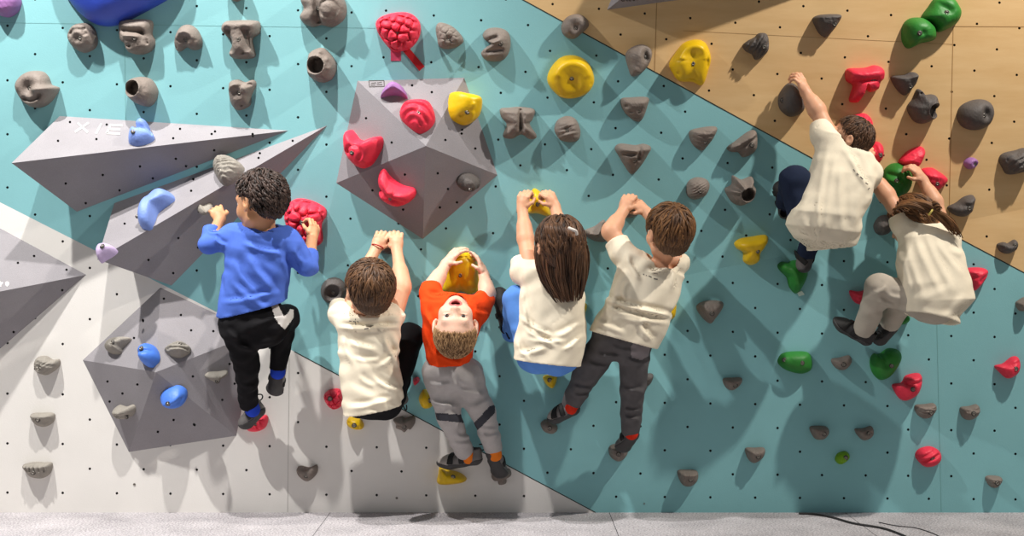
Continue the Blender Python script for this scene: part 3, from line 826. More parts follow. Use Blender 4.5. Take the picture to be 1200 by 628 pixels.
hold('tiny lime green hold low on the right', 'lime', 't4', [(318, 265), (335, 240), (372, 235), (385, 262), (350, 293), (325, 287)], .035, (365, 262), rough=.02)
hold('red rounded hold with a diagonal groove, lowest red hold on the right', 'red', 't4', [(697, 255), (715, 225), (765, 212), (808, 232), (816, 270), (790, 300), (745, 308), (715, 285)], .055, (773, 268), [('g', 715, 282, 790, 245, 7, -.2), ('g', 715, 255, 775, 225, 7, -.14)])
hold('small brown wedge hold in the lower right corner', 'brown', 't4', [(1025, 360), (1045, 348), (1095, 354), (1098, 375), (1075, 405), (1045, 398)], .045, (1075, 380), [('str', 95, 3, .1)], tilt=(0, -.3))
hold('small dark brown half round hold on the teal panel, low centre right', 'brown', 't3', [(1097, 222), (1140, 218), (1187, 220), (1180, 262), (1140, 290), (1110, 270)], .05, (1155, 257), tilt=(0, -.3))
hold('brown bucket shaped hold lowest on the teal panel, centre right', 'brown', 't3', [(778, 330), (820, 322), (870, 328), (872, 370), (840, 400), (800, 390)], .055, (838, 365), [('g', 790, 335, 865, 333, 9, .15), ('str', 10, 3, .06)], tilt=(0, -.3))
hold('round brown hold under the left shoe of the boy in the charcoal trousers', 'brown', 't3', [(135, 105), (160, 85), (200, 100), (215, 130), (190, 152), (150, 140)], .05, (177, 123))
hold('round brown hold under the right shoe of the boy in the charcoal trousers', 'brown', 't3', [(457, 215), (490, 200), (533, 208), (545, 240), (520, 275), (490, 280), (460, 255)], .055, (500, 245))
hold('dark brown triangular hold on the teal panel right of the boy in charcoal trousers', 'brown', 's3', [(868, 180), (915, 155), (985, 158), (992, 185), (955, 240), (930, 262), (888, 225)], .06, (938, 214), [('g', 880, 185, 935, 245, 9, -.15)])
hold('small dark brown hold below the dark brown triangular hold', 'brown', 's3', [(992, 522), (1040, 516), (1080, 518), (1072, 550), (1035, 576), (1003, 560)], .045, (1047, 550), tilt=(0, -.3))
hold('dark hold behind the knee of the boy in charcoal trousers', 'dark', 's3', [(598, 520), (640, 497), (665, 505), (650, 545), (615, 565), (598, 550)], .05, (625, 537))
hold('yellow hooked hold right of the waist of the boy in charcoal trousers', 'yellow', 's3', [(708, 210), (715, 172), (742, 165), (760, 140), (773, 165), (765, 230), (735, 242)], .055, (728, 205), rough=.02)
hold('yellow hold peeking out right of the long haired girl\'s shirt', 'yellow', 's3', [(315, 165), (345, 165), (352, 185), (340, 215), (318, 214)], .04, rough=.02)
hold('small yellow triangular hold under the seat of the long haired girl', 'yellow', 's3', [(145, 515), (175, 500), (210, 500), (207, 540), (190, 566), (163, 550)], .045, (177, 526), rough=.02)
# --- lower left and centre
hold('round black dish hold with a recessed centre, left of the boy with the red bracelet', 'dark', 's2', [(362 + 62 * math.cos(a * .5236), 112 + 63 * math.sin(a * .5236)) for a in range(12)], .06, (362, 116), [('p', 362, 116, 34, 34, -.7), ('arc', 362, 114, 42, -200, 200, 6, .06)], a=3, b=.6, rough=0)
hold('pink red cobbled hold left of the seated boy in cream', 'red', 's2', [(315, 602), (338, 576), (385, 570), (402, 600), (396, 650), (360, 666), (328, 640)], .06, (347, 613), [('vor', 22, .22)])
hold('red hold barely showing between the black trousers and the orange shirt', 'red', 's2', [(738, 520), (758, 513), (766, 530), (745, 552), (736, 540)], .04)
hold('yellow hold left of the grey trousers of the boy in orange', 'yellow', 's2', [(763, 605), (785, 572), (815, 585), (832, 620), (820, 655), (785, 660), (766, 635)], .05, (812, 622), rough=.02)
hold('small yellow oval hold below the shirt hem of the boy with black trousers', 'yellow', 't2', [(423, 90), (440, 71), (480, 78), (503, 105), (495, 130), (460, 130), (430, 115)], .045, (460, 110), [('p', 437, 95, 7, 7, -.2), ('p', 483, 117, 7, 7, -.2)], rough=.02)
hold('grey brown leaf edged hold on the white panel right of the small yellow oval hold', 'brown', 't2', [(642, 85), (680, 70), (700, 78), (740, 68), (744, 100), (725, 130), (712, 128), (695, 145), (680, 135), (655, 125), (655, 108)], .05, (694, 117))
hold('grey brown shield shaped hold low on the white panel', 'brown', 't2', [(187, 322), (205, 303), (250, 310), (283, 299), (282, 340), (240, 375), (200, 352)], .05, (235, 345), [('p', 235, 345, 16, 16, -.1)])
hold('yellow pointed hold under the left shoe of the boy in orange', 'yellow', 't2', [(850, 385), (852, 345), (862, 302), (890, 320), (950, 335), (985, 362), (972, 380), (900, 390)], .065, (923, 353), [('g', 862, 310, 890, 370, 14, .12)], rough=.02)
hold('grey brown clover shaped hold under the right shoe of the boy in orange', 'brown', 't2', [(1103, 350), (1115, 325), (1150, 328), (1185, 316), (1197, 345), (1175, 362), (1172, 385), (1140, 391), (1130, 372), (1112, 370)], .055, (1150, 352))
hold('red shell hold under the left shoe of the boy in the blue shirt', 'red', 't2', [(-50, 120), (-38, 90), (10, 70), (45, 66), (53, 90), (38, 125), (0, 142), (-38, 138)], .055, (-2, 100), [('g', -10, 80, 20, 130, 6, -.15), ('g', 15, 75, 42, 115, 6, -.15)])
hold('pale stone pocked hold on the white panel at far left', 'stone', 's1', [(155, 450), (170, 420), (210, 415), (240, 432), (270, 430), (272, 460), (240, 490), (205, 505), (165, 487)], .055, (190, 463), [('p', 190, 463, 18, 18, -.2)], rough=.16)
hold('stone hold like a small bone on the upper left face of the low faceted volume', 'stone', 's1', [(490, 365), (518, 332), (560, 320), (603, 323), (585, 345), (562, 370), (556, 390), (535, 398), (500, 390)], .05, (525, 348), [('g', 550, 345, 595, 328, 10, -.2)])
hold('blue oval hold at the peak of the low faceted volume', 'blue', 's1', [(648, 400), (660, 362), (690, 349), (718, 370), (729, 415), (710, 450), (690, 458), (665, 445)], .06, (661, 376), [('g', 665, 405, 715, 395, 8, -.12), ('p', 690, 425, 25, 18, .1)], rough=.01)
hold('stone hold with ear like folds on the upper right face of the low faceted volume', 'stone', 's1', [(770, 375), (798, 352), (845, 341), (885, 360), (896, 383), (850, 411), (800, 402)], .05, (840, 356), [('g', 785, 380, 880, 385, 8, -.25), ('g', 810, 365, 870, 368, 7, -.18), ('g', 800, 392, 870, 395, 6, .15)])
hold('pale stone finger shaped hold at the right of the low faceted volume', 'stone', 's1', [(965, 510), (985, 492), (1030, 489), (1068, 484), (1068, 500), (1038, 518), (1022, 541), (985, 526)], .05, (1020, 530))
hold('blue oval hold on the lower face of the low faceted volume', 'blue', 's1', [(748, 620), (772, 586), (830, 570), (868, 588), (874, 620), (855, 645), (810, 655), (766, 648)], .06, (787, 638), [('g', 770, 620, 840, 585, 10, .12), ('g', 790, 630, 860, 600, 8, -.1)], rough=.01)
hold('grey stone ledge hold on the white panel at far left, lower middle', 'stone', 't1', [(140, 60), (190, 53), (247, 58), (242, 98), (200, 120), (158, 104)], .05, (177, 83), [('g', 145, 62, 240, 62, 9, .15), ('p', 220, 88, 18, 10, -.15)], tilt=(0, -.3))
hold('grey stone ledge hold with a toothed top, lowest at far left', 'stone', 't1', [(102, 298), (150, 286), (200, 287), (237, 291), (228, 338), (190, 362), (140, 355), (115, 325)], .055, (155, 331), [('g', 110, 297, 232, 297, 9, .16)] + [('g', x, 288, x + 2, 318, 4, -.2) for x in (130, 150, 170, 190, 210)], tilt=(0, -.3))
hold('pale stone hold like a stub on the lower left face of the low faceted volume', 'stone', 't1', [(527, 40), (543, 22), (575, 30), (608, 21), (618, 45), (602, 75), (562, 80), (540, 65)], .055, (590, 70), [('g', 565, 55, 610, 60, 9, -.2)])
# --- on the two wedge volumes
hold('pale blue duck shaped hold on the upper wedge volume', 'paleblue', 'r1', [(598, 640), (606, 612), (636, 604), (638, 580), (668, 567), (697, 580), (700, 608), (718, 622), (715, 640), (680, 658), (640, 666), (606, 658)], .055, (624, 614), [('p', 668, 590, 26, 24, .25), ('g', 640, 616, 712, 628, 9, -.3), ('p', 625, 628, 26, 22, .08)], rough=.02)
hold('striped pale stone oval hold on the lower wedge volume above the boy\'s curls', 'stone', 'r5', [(997, 150), (1018, 110), (1068, 104), (1118, 124), (1131, 150), (1092, 195), (1042, 222), (1007, 190)], .065, (1030, 168), [('str', 70, 5, .16)], rough=.03)
hold('long pale blue curved hold on the lower wedge volume', 'paleblue', 'r5', [(640, 392), (658, 340), (705, 288), (748, 257), (793, 264), (804, 293), (765, 322), (728, 352), (712, 392), (692, 426), (655, 426)], .065, (646, 385), [('p', 770, 285, 34, 24, .2), ('g', 690, 320, 670, 420, 16, .1)], cen=(714, 345), rough=.01)
hold('small pale hold gripped by the left hand of the boy in the blue shirt', 'stone', 'r5', [(930, 356), (940, 340), (956, 344), (985, 334), (1000, 344), (975, 356), (966, 374), (945, 378), (932, 370)], .04)
hold('lilac wedge hold at the lower left tip of the lower wedge volume', 'lilac', 'r5', [(449, 558), (465, 525), (500, 515), (536, 528), (528, 548), (485, 575), (460, 588)], .05, (478, 524), rough=.02)
hold('big yellow rounded hold hugged by the boy in the orange shirt', 'yellow', 's2', [(868, 105), (880, 5), (905, -55), (955, -85), (1010, -65), (1040, 0), (1046, 100), (1005, 128), (960, 115), (915, 128)], .08, (958, 33), [('arc', 958, 20, 70, -180, 0, 16, .1), ('p', 958, 40, 50, 60, -.12)], rough=.01)

# tape strips under the red cobbled hold and the green foothold
for pts, w, c, lab in (([(655, 225), (656, 285)], 12, 'tape_pink', 'short pink tape strip under the red cobbled hold'),
                       ([(700, 228), (778, 322)], 8, 'tape_red', 'longer red tape strip slanting down from the red cobbled hold')):
    (x0, y0), (x1, y1) = [(300 + a / 4, b / 4) for a, b in pts]
    pl = wall_plane(x1, y1)
    dx, dy = x1 - x0, y1 - y0
    L = math.hypot(dx, dy)
    nx, ny = -dy / L * w / 2, dx / L * w / 2
    V = []
    for off in (.0002, .0022):
        V += [hit(x, y, pl) + pl[1] * off for x, y in ((x0 + nx, y0 + ny), (x1 + nx, y1 + ny), (x1 - nx, y1 - ny), (x0 - nx, y0 - ny))]
    F = [[0, 1, 2, 3], [7, 6, 5, 4], [0, 4, 5, 1], [1, 5, 6, 2], [2, 6, 7, 3], [3, 7, 4, 0]]
    tag(mesh_obj('tape_strip', V, F, M[c], smooth=False), lab, 'tape', 'tape strips on the wall')
pl = wall_plane(938, 344)
q = [(934, 343), (939, 340.5), (942.5, 345), (936, 347)]
V = [hit(x, y, pl) + pl[1] * .0002 for x, y in q] + [hit(x, y, pl) + pl[1] * .008 for x, y in q]
tag(mesh_obj('tape_strip', V, [[3, 2, 1, 0], [4, 5, 6, 7], [0, 1, 5, 4], [1, 2, 6, 5], [2, 3, 7, 6], [3, 0, 4, 7]], M['tape_white'], smooth=False),
    'scrap of white tape at the tip of the green foothold', 'tape', 'tape strips on the wall')

for x, y, lab in ((157.5, 567.5, 'small ringed screw in the white panel below the low faceted volume'), (465, 583.5, 'small ringed screw low in the white panel near the carpet'), (755, 590, 'small screw low in the teal panel near the carpet')):
    pl = wall_plane(x, y)
    o = bpy.data.objects.new('wall_screw', BOLT_ME)
    COL.objects.link(o)
    o.location = hit(x, y, pl) - pl[1] * .001
    o.scale = (.62, .62, .62) if x < 700 else (.4, .4, .4)
    o.rotation_mode = 'QUATERNION'
    o.rotation_quaternion = Vector((0, 0, 1)).rotation_difference(pl[1])
    tag(o, lab, 'screw', 'loose screws in the wall')
# ------------------------------------------------------------------ signed distance modelling of the climbers
def npv(v):
    return np.array((v[0], v[1], v[2]), dtype=np.float64)


class Field:
    def __init__(s, lo, hi, h):
        s.h = h
        s.lo = npv(lo) - 4 * h
        s.n = np.ceil((npv(hi) + 4 * h - s.lo) / h).astype(int) + 1
        s.F = np.full(tuple(s.n), 0.5, dtype=np.float32)

    def box(s, lo, hi):
        a = np.maximum(np.floor((lo - s.lo) / s.h).astype(int), 0)
        b = np.minimum(np.ceil((hi - s.lo) / s.h).astype(int) + 1, s.n)
        if (b <= a).any(): return None
        ax = [(s.lo[i] + np.arange(a[i], b[i]) * s.h).astype(np.float32) for i in range(3)]
        return tuple(slice(a[i], b[i]) for i in range(3)), ax[0][:, None, None], ax[1][None, :, None], ax[2][None, None, :]

    def put(s, fn, lo, hi, k=0.0, op='u', m=0.012):
        pad = m + k
        r = s.box(npv(lo) - pad, npv(hi) + pad)
        if r is None: return
        sl, X, Y, Z = r
        d = fn(X, Y, Z).astype(np.float32)
        A = s.F[sl]
        if op == 'u':
            if k > 0:
                q = np.clip(0.5 + 0.5 * (A - d) / k, 0, 1)
                s.F[sl] = A * (1 - q) + d * q - k * q * (1 - q)
            else:
                s.F[sl] = np.minimum(A, d)
        elif op == 's':          # subtract
            if k > 0:
                q = np.clip(0.5 - 0.5 * (A + d) / k, 0, 1)
                s.F[sl] = A * (1 - q) - d * q + k * q * (1 - q)
            else:
                s.F[sl] = np.maximum(A, -d)

    # primitives
    def cap(s, a, b, ra, rb, k=0.0, op='u'):
        a, b = npv(a), npv(b)
        ba = b - a
        bb = float(ba @ ba) + 1e-12

        def fn(X, Y, Z):
            t = np.clip(((X - a[0]) * ba[0] + (Y - a[1]) * ba[1] + (Z - a[2]) * ba[2]) / bb, 0, 1)
            return np.sqrt((X - a[0] - t * ba[0]) ** 2 + (Y - a[1] - t * ba[1]) ** 2 + (Z - a[2] - t * ba[2]) ** 2) - (ra + (rb - ra) * t)
        r = max(ra, rb)
        s.put(fn, np.minimum(a, b) - r, np.maximum(a, b) + r, k, op)

    def ell(s, c, rad, R=None, k=0.0, op='u'):
        c = npv(c)
        R = np.eye(3) if R is None else np.array(R)
        rad = np.array(rad, dtype=float)

        def fn(X, Y, Z):
            x, y, z = X - c[0], Y - c[1], Z - c[2]
            q = [R[0, i] * x + R[1, i] * y + R[2, i] * z for i in range(3)]
            k0 = np.sqrt(sum((q[i] / rad[i]) ** 2 for i in range(3)))
            k1 = np.sqrt(sum((q[i] / rad[i] ** 2) ** 2 for i in range(3))) + 1e-9
            return k0 * (k0 - 1.0) / k1
        ext = np.sqrt(((R * rad[None, :]) ** 2).sum(axis=1))
        s.put(fn, c - ext, c + ext, k, op)

    def all(s):
        r = s.box(s.lo, s.lo + (s.n - 1) * s.h)
        return r[1], r[2], r[3]

    def band(s, w=.03):
        idx = np.nonzero(np.abs(s.F) < w)
        return idx, s.lo[0] + idx[0] * s.h, s.lo[1] + idx[1] * s.h, s.lo[2] + idx[2] * s.h

    def mesh(s):
        """naive surface nets"""
        F = s.F
        F[0] = F[-1] = 0.5; F[:, 0] = F[:, -1] = 0.5; F[:, :, 0] = F[:, :, -1] = 0.5
        I = F < 0
        c = np.zeros(tuple(np.array(F.shape) - 1), dtype=np.int8)
        for dx in (0, 1):
            for dy in (0, 1):
                for dz in (0, 1):
                    c += I[dx:I.shape[0] - 1 + dx, dy:I.shape[1] - 1 + dy, dz:I.shape[2] - 1 + dz]
        act = (c > 0) & (c < 8)
        ids = np.nonzero(act)
        n = len(ids[0])
        cm = np.full(act.shape, -1, dtype=np.int32)
        cm[ids] = np.arange(n)
        corners = [(dx, dy, dz) for dx in (0, 1) for dy in (0, 1) for dz in (0, 1)]
        vals = [F[ids[0] + q[0], ids[1] + q[1], ids[2] + q[2]] for q in corners]
        pos = np.zeros((n, 3)); cnt = np.zeros(n)
        for a in range(8):
            for b in range(a + 1, 8):
                df = [corners[b][i] - corners[a][i] for i in range(3)]
                if sum(abs(q) for q in df) != 1: continue
                mk = (vals[a] < 0) != (vals[b] < 0)
                t = vals[a] / np.where(mk, vals[a] - vals[b], 1)
                for i in range(3):
                    pos[:, i] += np.where(mk, corners[a][i] + t * df[i], 0)
                cnt += mk
        V = s.lo + s.h * (np.stack(ids, 1) + pos / cnt[:, None])
        Q = []
        for ax in range(3):
            u, w = (ax + 1) % 3, (ax + 2) % 3
            sl0 = [slice(None)] * 3; sl1 = [slice(None)] * 3
            sl0[ax] = slice(0, -1); sl1[ax] = slice(1, None)
            A, B = I[tuple(sl0)], I[tuple(sl1)]
            for flip in (False, True):
                e = np.nonzero((A & ~B) if not flip else (~A & B))
                e = [np.array(q) for q in e]
                ok = (e[u] > 0) & (e[w] > 0)
                e = [q[ok] for q in e]
                quad = []
                for du, dw in ((-1, -1), (0, -1), (0, 0), (-1, 0)):
                    z = [q.copy() for q in e]
                    z[u] += du; z[w] += dw
                    quad.append(cm[tuple(z)])
                q = np.stack(quad, 1)
                if flip: q = q[:, ::-1]
                Q.append(q)
        Q = np.concatenate(Q)
        return V, Q


def np_mesh(name, V, Q, mats, parent=None, midx=None):
    me = bpy.data.meshes.new(name)
    me.vertices.add(len(V)); me.vertices.foreach_set('co', np.asarray(V, dtype=np.float32).ravel())
    me.loops.add(len(Q) * 4); me.loops.foreach_set('vertex_index', np.asarray(Q, dtype=np.int32).ravel())
    me.polygons.add(len(Q)); me.polygons.foreach_set('loop_start', np.arange(0, len(Q) * 4, 4, dtype=np.int32))
    me.polygons.foreach_set('loop_total', np.full(len(Q), 4, dtype=np.int32))
    me.update(calc_edges=True)
    return finish(name, me, mats, parent, True, midx)


def npx(x, y, z):
    t = y + D
    return 600 + FPX * x / t, 314 - FPX * (z - CZ) / t


def rot(fwd, up):
    f = Vector(fwd).normalized()
    u = Vector(up); u = (u - f * u.dot(f)).normalized()
    r = f.cross(u)
    return r, f, u            # right, forward, up


# ------------------------------------------------------------------ cloth, skin and hair materials
def skin(name, c):
    return mat(name, c, .5, var=.05, vscale=18, bump=.06, bscale=160, spec=.35, sss=.12)


def cloth(name, c, var=.04, rough=.9, bump=.18, bs=900):
    return mat(name, c, rough, var=var, vscale=26, bump=bump, bscale=bs, spec=.12)


M['skin_a'] = skin('warm tan skin', (208, 152, 112))
M['skin_b'] = skin('light skin', (221, 166, 132))
M['skin_c'] = skin('fair skin', (228, 184, 160))
M['lip'] = mat('lips', (196, 104, 100), .4, spec=.4)
M['mouth'] = mat('inside of mouth', (96, 34, 34), .5)
M['tooth'] = mat('teeth', (236, 230, 220), .3)
M['eye'] = mat('eye white', (228, 224, 220), .2)
M['iris'] = mat('dark iris', (52, 40, 34), .2)
M['cream'] = cloth('cream cotton', (240, 228, 204))
M['bluecloth'] = cloth('blue jersey', (84, 116, 208), .05)
M['orange'] = cloth('orange cotton', (240, 74, 26), .04)
M['blackcloth'] = cloth('black jersey', (26, 25, 27), .1)
M['greyjersey'] = cloth('grey melange jersey', (172, 167, 165), .08)
M['darkband'] = cloth('dark knee band', (62, 62, 68), .05)
M['jeans'] = cloth('bright blue cotton', (94, 144, 220), .06)
M['charcoal'] = cloth('charcoal cotton', (90, 87, 88), .1)
M['patch'] = cloth('mid grey pocket patch', (140, 132, 134), .05)
M['navy'] = cloth('navy cotton', (34, 42, 62), .08)
M['beige'] = cloth('beige cotton', (186, 176, 162), .05)
M['print'] = cloth('white print', (214, 210, 206), .03)
M['sockblue'] = cloth('blue sock', (40, 70, 190), .06)
M['sockorange'] = cloth('orange sock', (224, 120, 40), .06)
M['sockred'] = cloth('red sock', (206, 50, 30), .06)
M['ink'] = mat('grey print ink', (110, 104, 98), .8)
M['shoe_grey'] = mat('grey shoe leather', (104, 100, 98), .6, var=.08, vscale=30, bump=.15, bscale=300)
M['shoe_black'] = mat('black shoe leather', (44, 42, 42), .6, var=.08, vscale=30, bump=.15, bscale=300)
M['toe_pale'] = mat('pale grey suede', (164, 156, 150), .8, var=.06, vscale=30)
M['rubber'] = mat('dark shoe rubber', (62, 60, 60), .65, var=.08, vscale=30)
M['strap'] = mat('black strap webbing', (26, 25, 25), .7)
M['bracelet'] = mat('red cord', (176, 40, 34), .6)
M['hairtie'] = mat('yellow hair tie', (226, 206, 110), .6)
M['clip'] = mat('pale hair clip', (222, 214, 206), .3)


def hairmat(name, dark, light):
    k = NT(name)
    at = k.n('ShaderNodeAttribute', attribute_name='lock')
    tc = k.n('ShaderNodeTexCoord')
    no = k.n('ShaderNodeTexNoise', i_Scale=38.0, i_Detail=3.0)
    k.l(tc.outputs['Object'], no.inputs['Vector'])
    mx = k.n('ShaderNodeMath', operation='MULTIPLY_ADD'); mx.inputs[1].default_value = .5
    k.l(at.outputs['Fac'], mx.inputs[0]); 
    ml = k.n('ShaderNodeMath', operation='MULTIPLY'); ml.inputs[1].default_value = .5
    k.l(no.outputs['Fac'], ml.inputs[0]); k.l(ml.outputs[0], mx.inputs[2])
    rp = k.n('ShaderNodeValToRGB')
    rp.color_ramp.elements[0].position = .2; rp.color_ramp.elements[0].color = lin(dark)
    rp.color_ramp.elements[1].position = .85; rp.color_ramp.elements[1].color = lin(light)
    k.l(mx.outputs[0], rp.inputs['Fac']); k.l(rp.outputs['Color'], k.b.inputs['Base Color'])
    k.b.inputs['Roughness'].default_value = .5
    k.b.inputs['Specular IOR Level'].default_value = .3
    return k.m


M['hair_black'] = hairmat('black brown hair', (26, 20, 18), (86, 68, 60))
M['hair_brown'] = hairmat('brown hair', (48, 32, 22), (118, 84, 56))
M['hair_mid'] = hairmat('mid brown hair', (62, 40, 26), (142, 100, 62))
M['hair_blond'] = hairmat('dark blond hair', (104, 74, 48), (200, 160, 114))
M['hair_dark'] = hairmat('dark brown hair', (38, 26, 20), (116, 82, 58))


# ------------------------------------------------------------------ torso as a loft between silhouette edges
class Loft:
    def __init__(s, st):
        """st: ((Lx,Ly),(Rx,Ry),h,halfdepth) from the neck down"""
        L = [npv(P(a[0], a[1], h)) for a, b, h, d in st]
        R = [npv(P(b[0], b[1], h)) for a, b, h, d in st]
        # stations share a depth, so that both edges stand in one plane
        C = [(l + r) / 2 for l, r in zip(L, R)]
        s.o = C[0]
        s.ax = C[-1] - C[0]; s.len = np.linalg.norm(s.ax); s.ax /= s.len
        lat = sum(r - l for l, r in zip(L, R)); lat -= s.ax * (lat @ s.ax); s.lat = lat / np.linalg.norm(lat)
        s.dep = np.cross(s.ax, s.lat)
        s.t = np.array([(c - s.o) @ s.ax for c in C])
        s.u = np.array([(c - s.o) @ s.lat for c in C])
        s.v = np.array([(c - s.o) @ s.dep for c in C])
        s.a = np.array([abs((r - l) @ s.lat) / 2 for l, r in zip(L, R)])
        s.b = np.array([q[3] for q in st])
        # hem plane through the last station
        rl = R[-1] - L[-1]
        n = np.cross(s.dep, rl); n /= np.linalg.norm(n)
        if n @ s.ax < 0: n = -n
        s.hem = (C[-1], n)
        ext = float(max(s.a.max(), s.b.max()))
        P_ = np.array(L + R)
        s.lo, s.hi = P_.min(0) - ext * .6 - .02, P_.max(0) + ext * .6 + .02
        s.lo[1] = min(q[1] for q in C) - s.b.max() - .03; s.hi[1] = max(q[1] for q in C) + s.b.max() + .03

    def fn(s, off=0.0, t1=None, ext=0.06, e=2.4):
        def f(X, Y, Z):
            x, y, z = X - s.o[0], Y - s.o[1], Z - s.o[2]
            t = x * s.ax[0] + y * s.ax[1] + z * s.ax[2]
            u = x * s.lat[0] + y * s.lat[1] + z * s.lat[2]
            v = x * s.dep[0] + y * s.dep[1] + z * s.dep[2]
            cu, cv = np.interp(t, s.t, s.u), np.interp(t, s.t, s.v)
            a, b = np.interp(t, s.t, s.a) + off, np.interp(t, s.t, s.b) + off
            q = (np.abs((u - cu) / a) ** e + np.abs((v - cv) / b) ** e) ** (1 / e)
            d = (q - 1) * np.minimum(a, b)
            dt = np.maximum(-t - off, t - (s.len + ext if t1 is None else t1))
            return np.maximum(d, dt)
        return f

    def __call__(s, v):
        pass


def folds(f, segs, noise=.0022, seed=0, w=.03):
    """crease and ridge lines drawn over the cloth (px of the view they run through), plus soft waves"""
    idx, x, y, z = f.band(w)
    add = np.zeros(len(x))
    if segs:
        px, py = npx(x, y, z)
        for x0, y0, x1, y1, wd, am in segs:
            ex, ey = x1 - x0, y1 - y0
            L2 = ex * ex + ey * ey
            t = ((px - x0) * ex + (py - y0) * ey) / L2
            tc_ = np.clip(t, 0, 1)
            L = math.sqrt(L2)
            sd = ((px - x0) * ey - (py - y0) * ex) / L + 1.2 * np.sin(t * 5)
            along = np.maximum(0, np.maximum(-t, t - 1)) * L
            dd = sd ** 2 + along ** 2
            taper = np.clip(np.minimum(tc_, 1 - tc_) * 4 + .25, 0, 1)
            add += am * taper * (np.exp(-dd / wd ** 2) - .65 * np.exp(-((sd - 1.9 * wd) ** 2 + along ** 2) / (wd * 1.1) ** 2))
    r = np.random.default_rng(seed)
    for o in range(6):
        kx, ky, kz = r.normal(size=3)
        nrm = math.sqrt(kx * kx + ky * ky + kz * kz)
        fr = r.uniform(50, 130)
        add += noise * np.sin((x * kx + y * ky + z * kz) / nrm * fr + r.uniform(0, 6) + 1.5 * np.sin(z * 31 + o)) * .45
    f.F[idx] -= add.astype(np.float32)


def bounds(pts, pad):
    A = np.array([npv(p) for p in pts])
    return A.min(0) - pad, A.max(0) + pad


def hand(f, w, kn, dorsal, thumb, sc=.86, curl=(38, 70, 45), spread=1.0, kw=.012):
    """palm, four unequal bent fingers and a thumb leaving the side of the palm"""
    w, kn = Vector(w), Vector(kn)
    u = (kn - w).normalized()
    n = Vector(dorsal); n = (n - u * n.dot(u)).normalized()
    l = u.cross(n)
    PL = .052 * sc
    f.cap(w - u * .004, w + u * PL * .5, .0175 * sc / .86, .019 * sc, kw)
    R = np.array([[l[i], u[i], n[i]] for i in range(3)])
    f.ell(w + u * PL * .58, (.031 * sc, .036 * sc, .0155 * sc), R, .008)
    lens = [(.030, .020, .016), (.033, .023, .017), (.031, .021, .017), (.024, .017, .015)]
    tipk = [.0055, .0057, .0055, .005]
    for i in range(4):
        off = (1.5 - i) * thumb
        b = w + u * (PL * (1.0 - .035 * abs(i - 1.2))) + l * off * .0148 * sc * spread + n * .002
        d0 = (u + l * off * .10 * spread).normalized()
        a = 0
        p = b
        f.cap(w + u * PL * .45 + l * off * .010 * sc, b, .0085 * sc, .0085 * sc, .004)
        for j in range(3):
            a += math.radians(curl[j] + (i - 1.5) * 3)
            q = p + (d0 * math.cos(a) - n * math.sin(a)) * lens[i][j] * sc
            r0 = tipk[i] * (1.35 - .13 * j) * sc / .86
            f.cap(p, q, r0, r0 * .9, .0015 if j == 0 else .003)
            p = q
    tb = w + u * PL * .28 + l * thumb * .022 * sc
    d1 = (u * .55 + l * thumb * .62 - n * .45).normalized()
    d2 = (u * .75 + l * thumb * .05 - n * .62).normalized()
    f.cap(w + u * PL * .2 + l * thumb * .010 * sc, tb, .012 * sc, .011 * sc, .006)
    m = tb + d1 * .026 * sc
    f.cap(tb, m, .0095 * sc, .008 * sc, .005)
    f.cap(m, m + d2 * .024 * sc, .0078 * sc, .0066 * sc, .003)


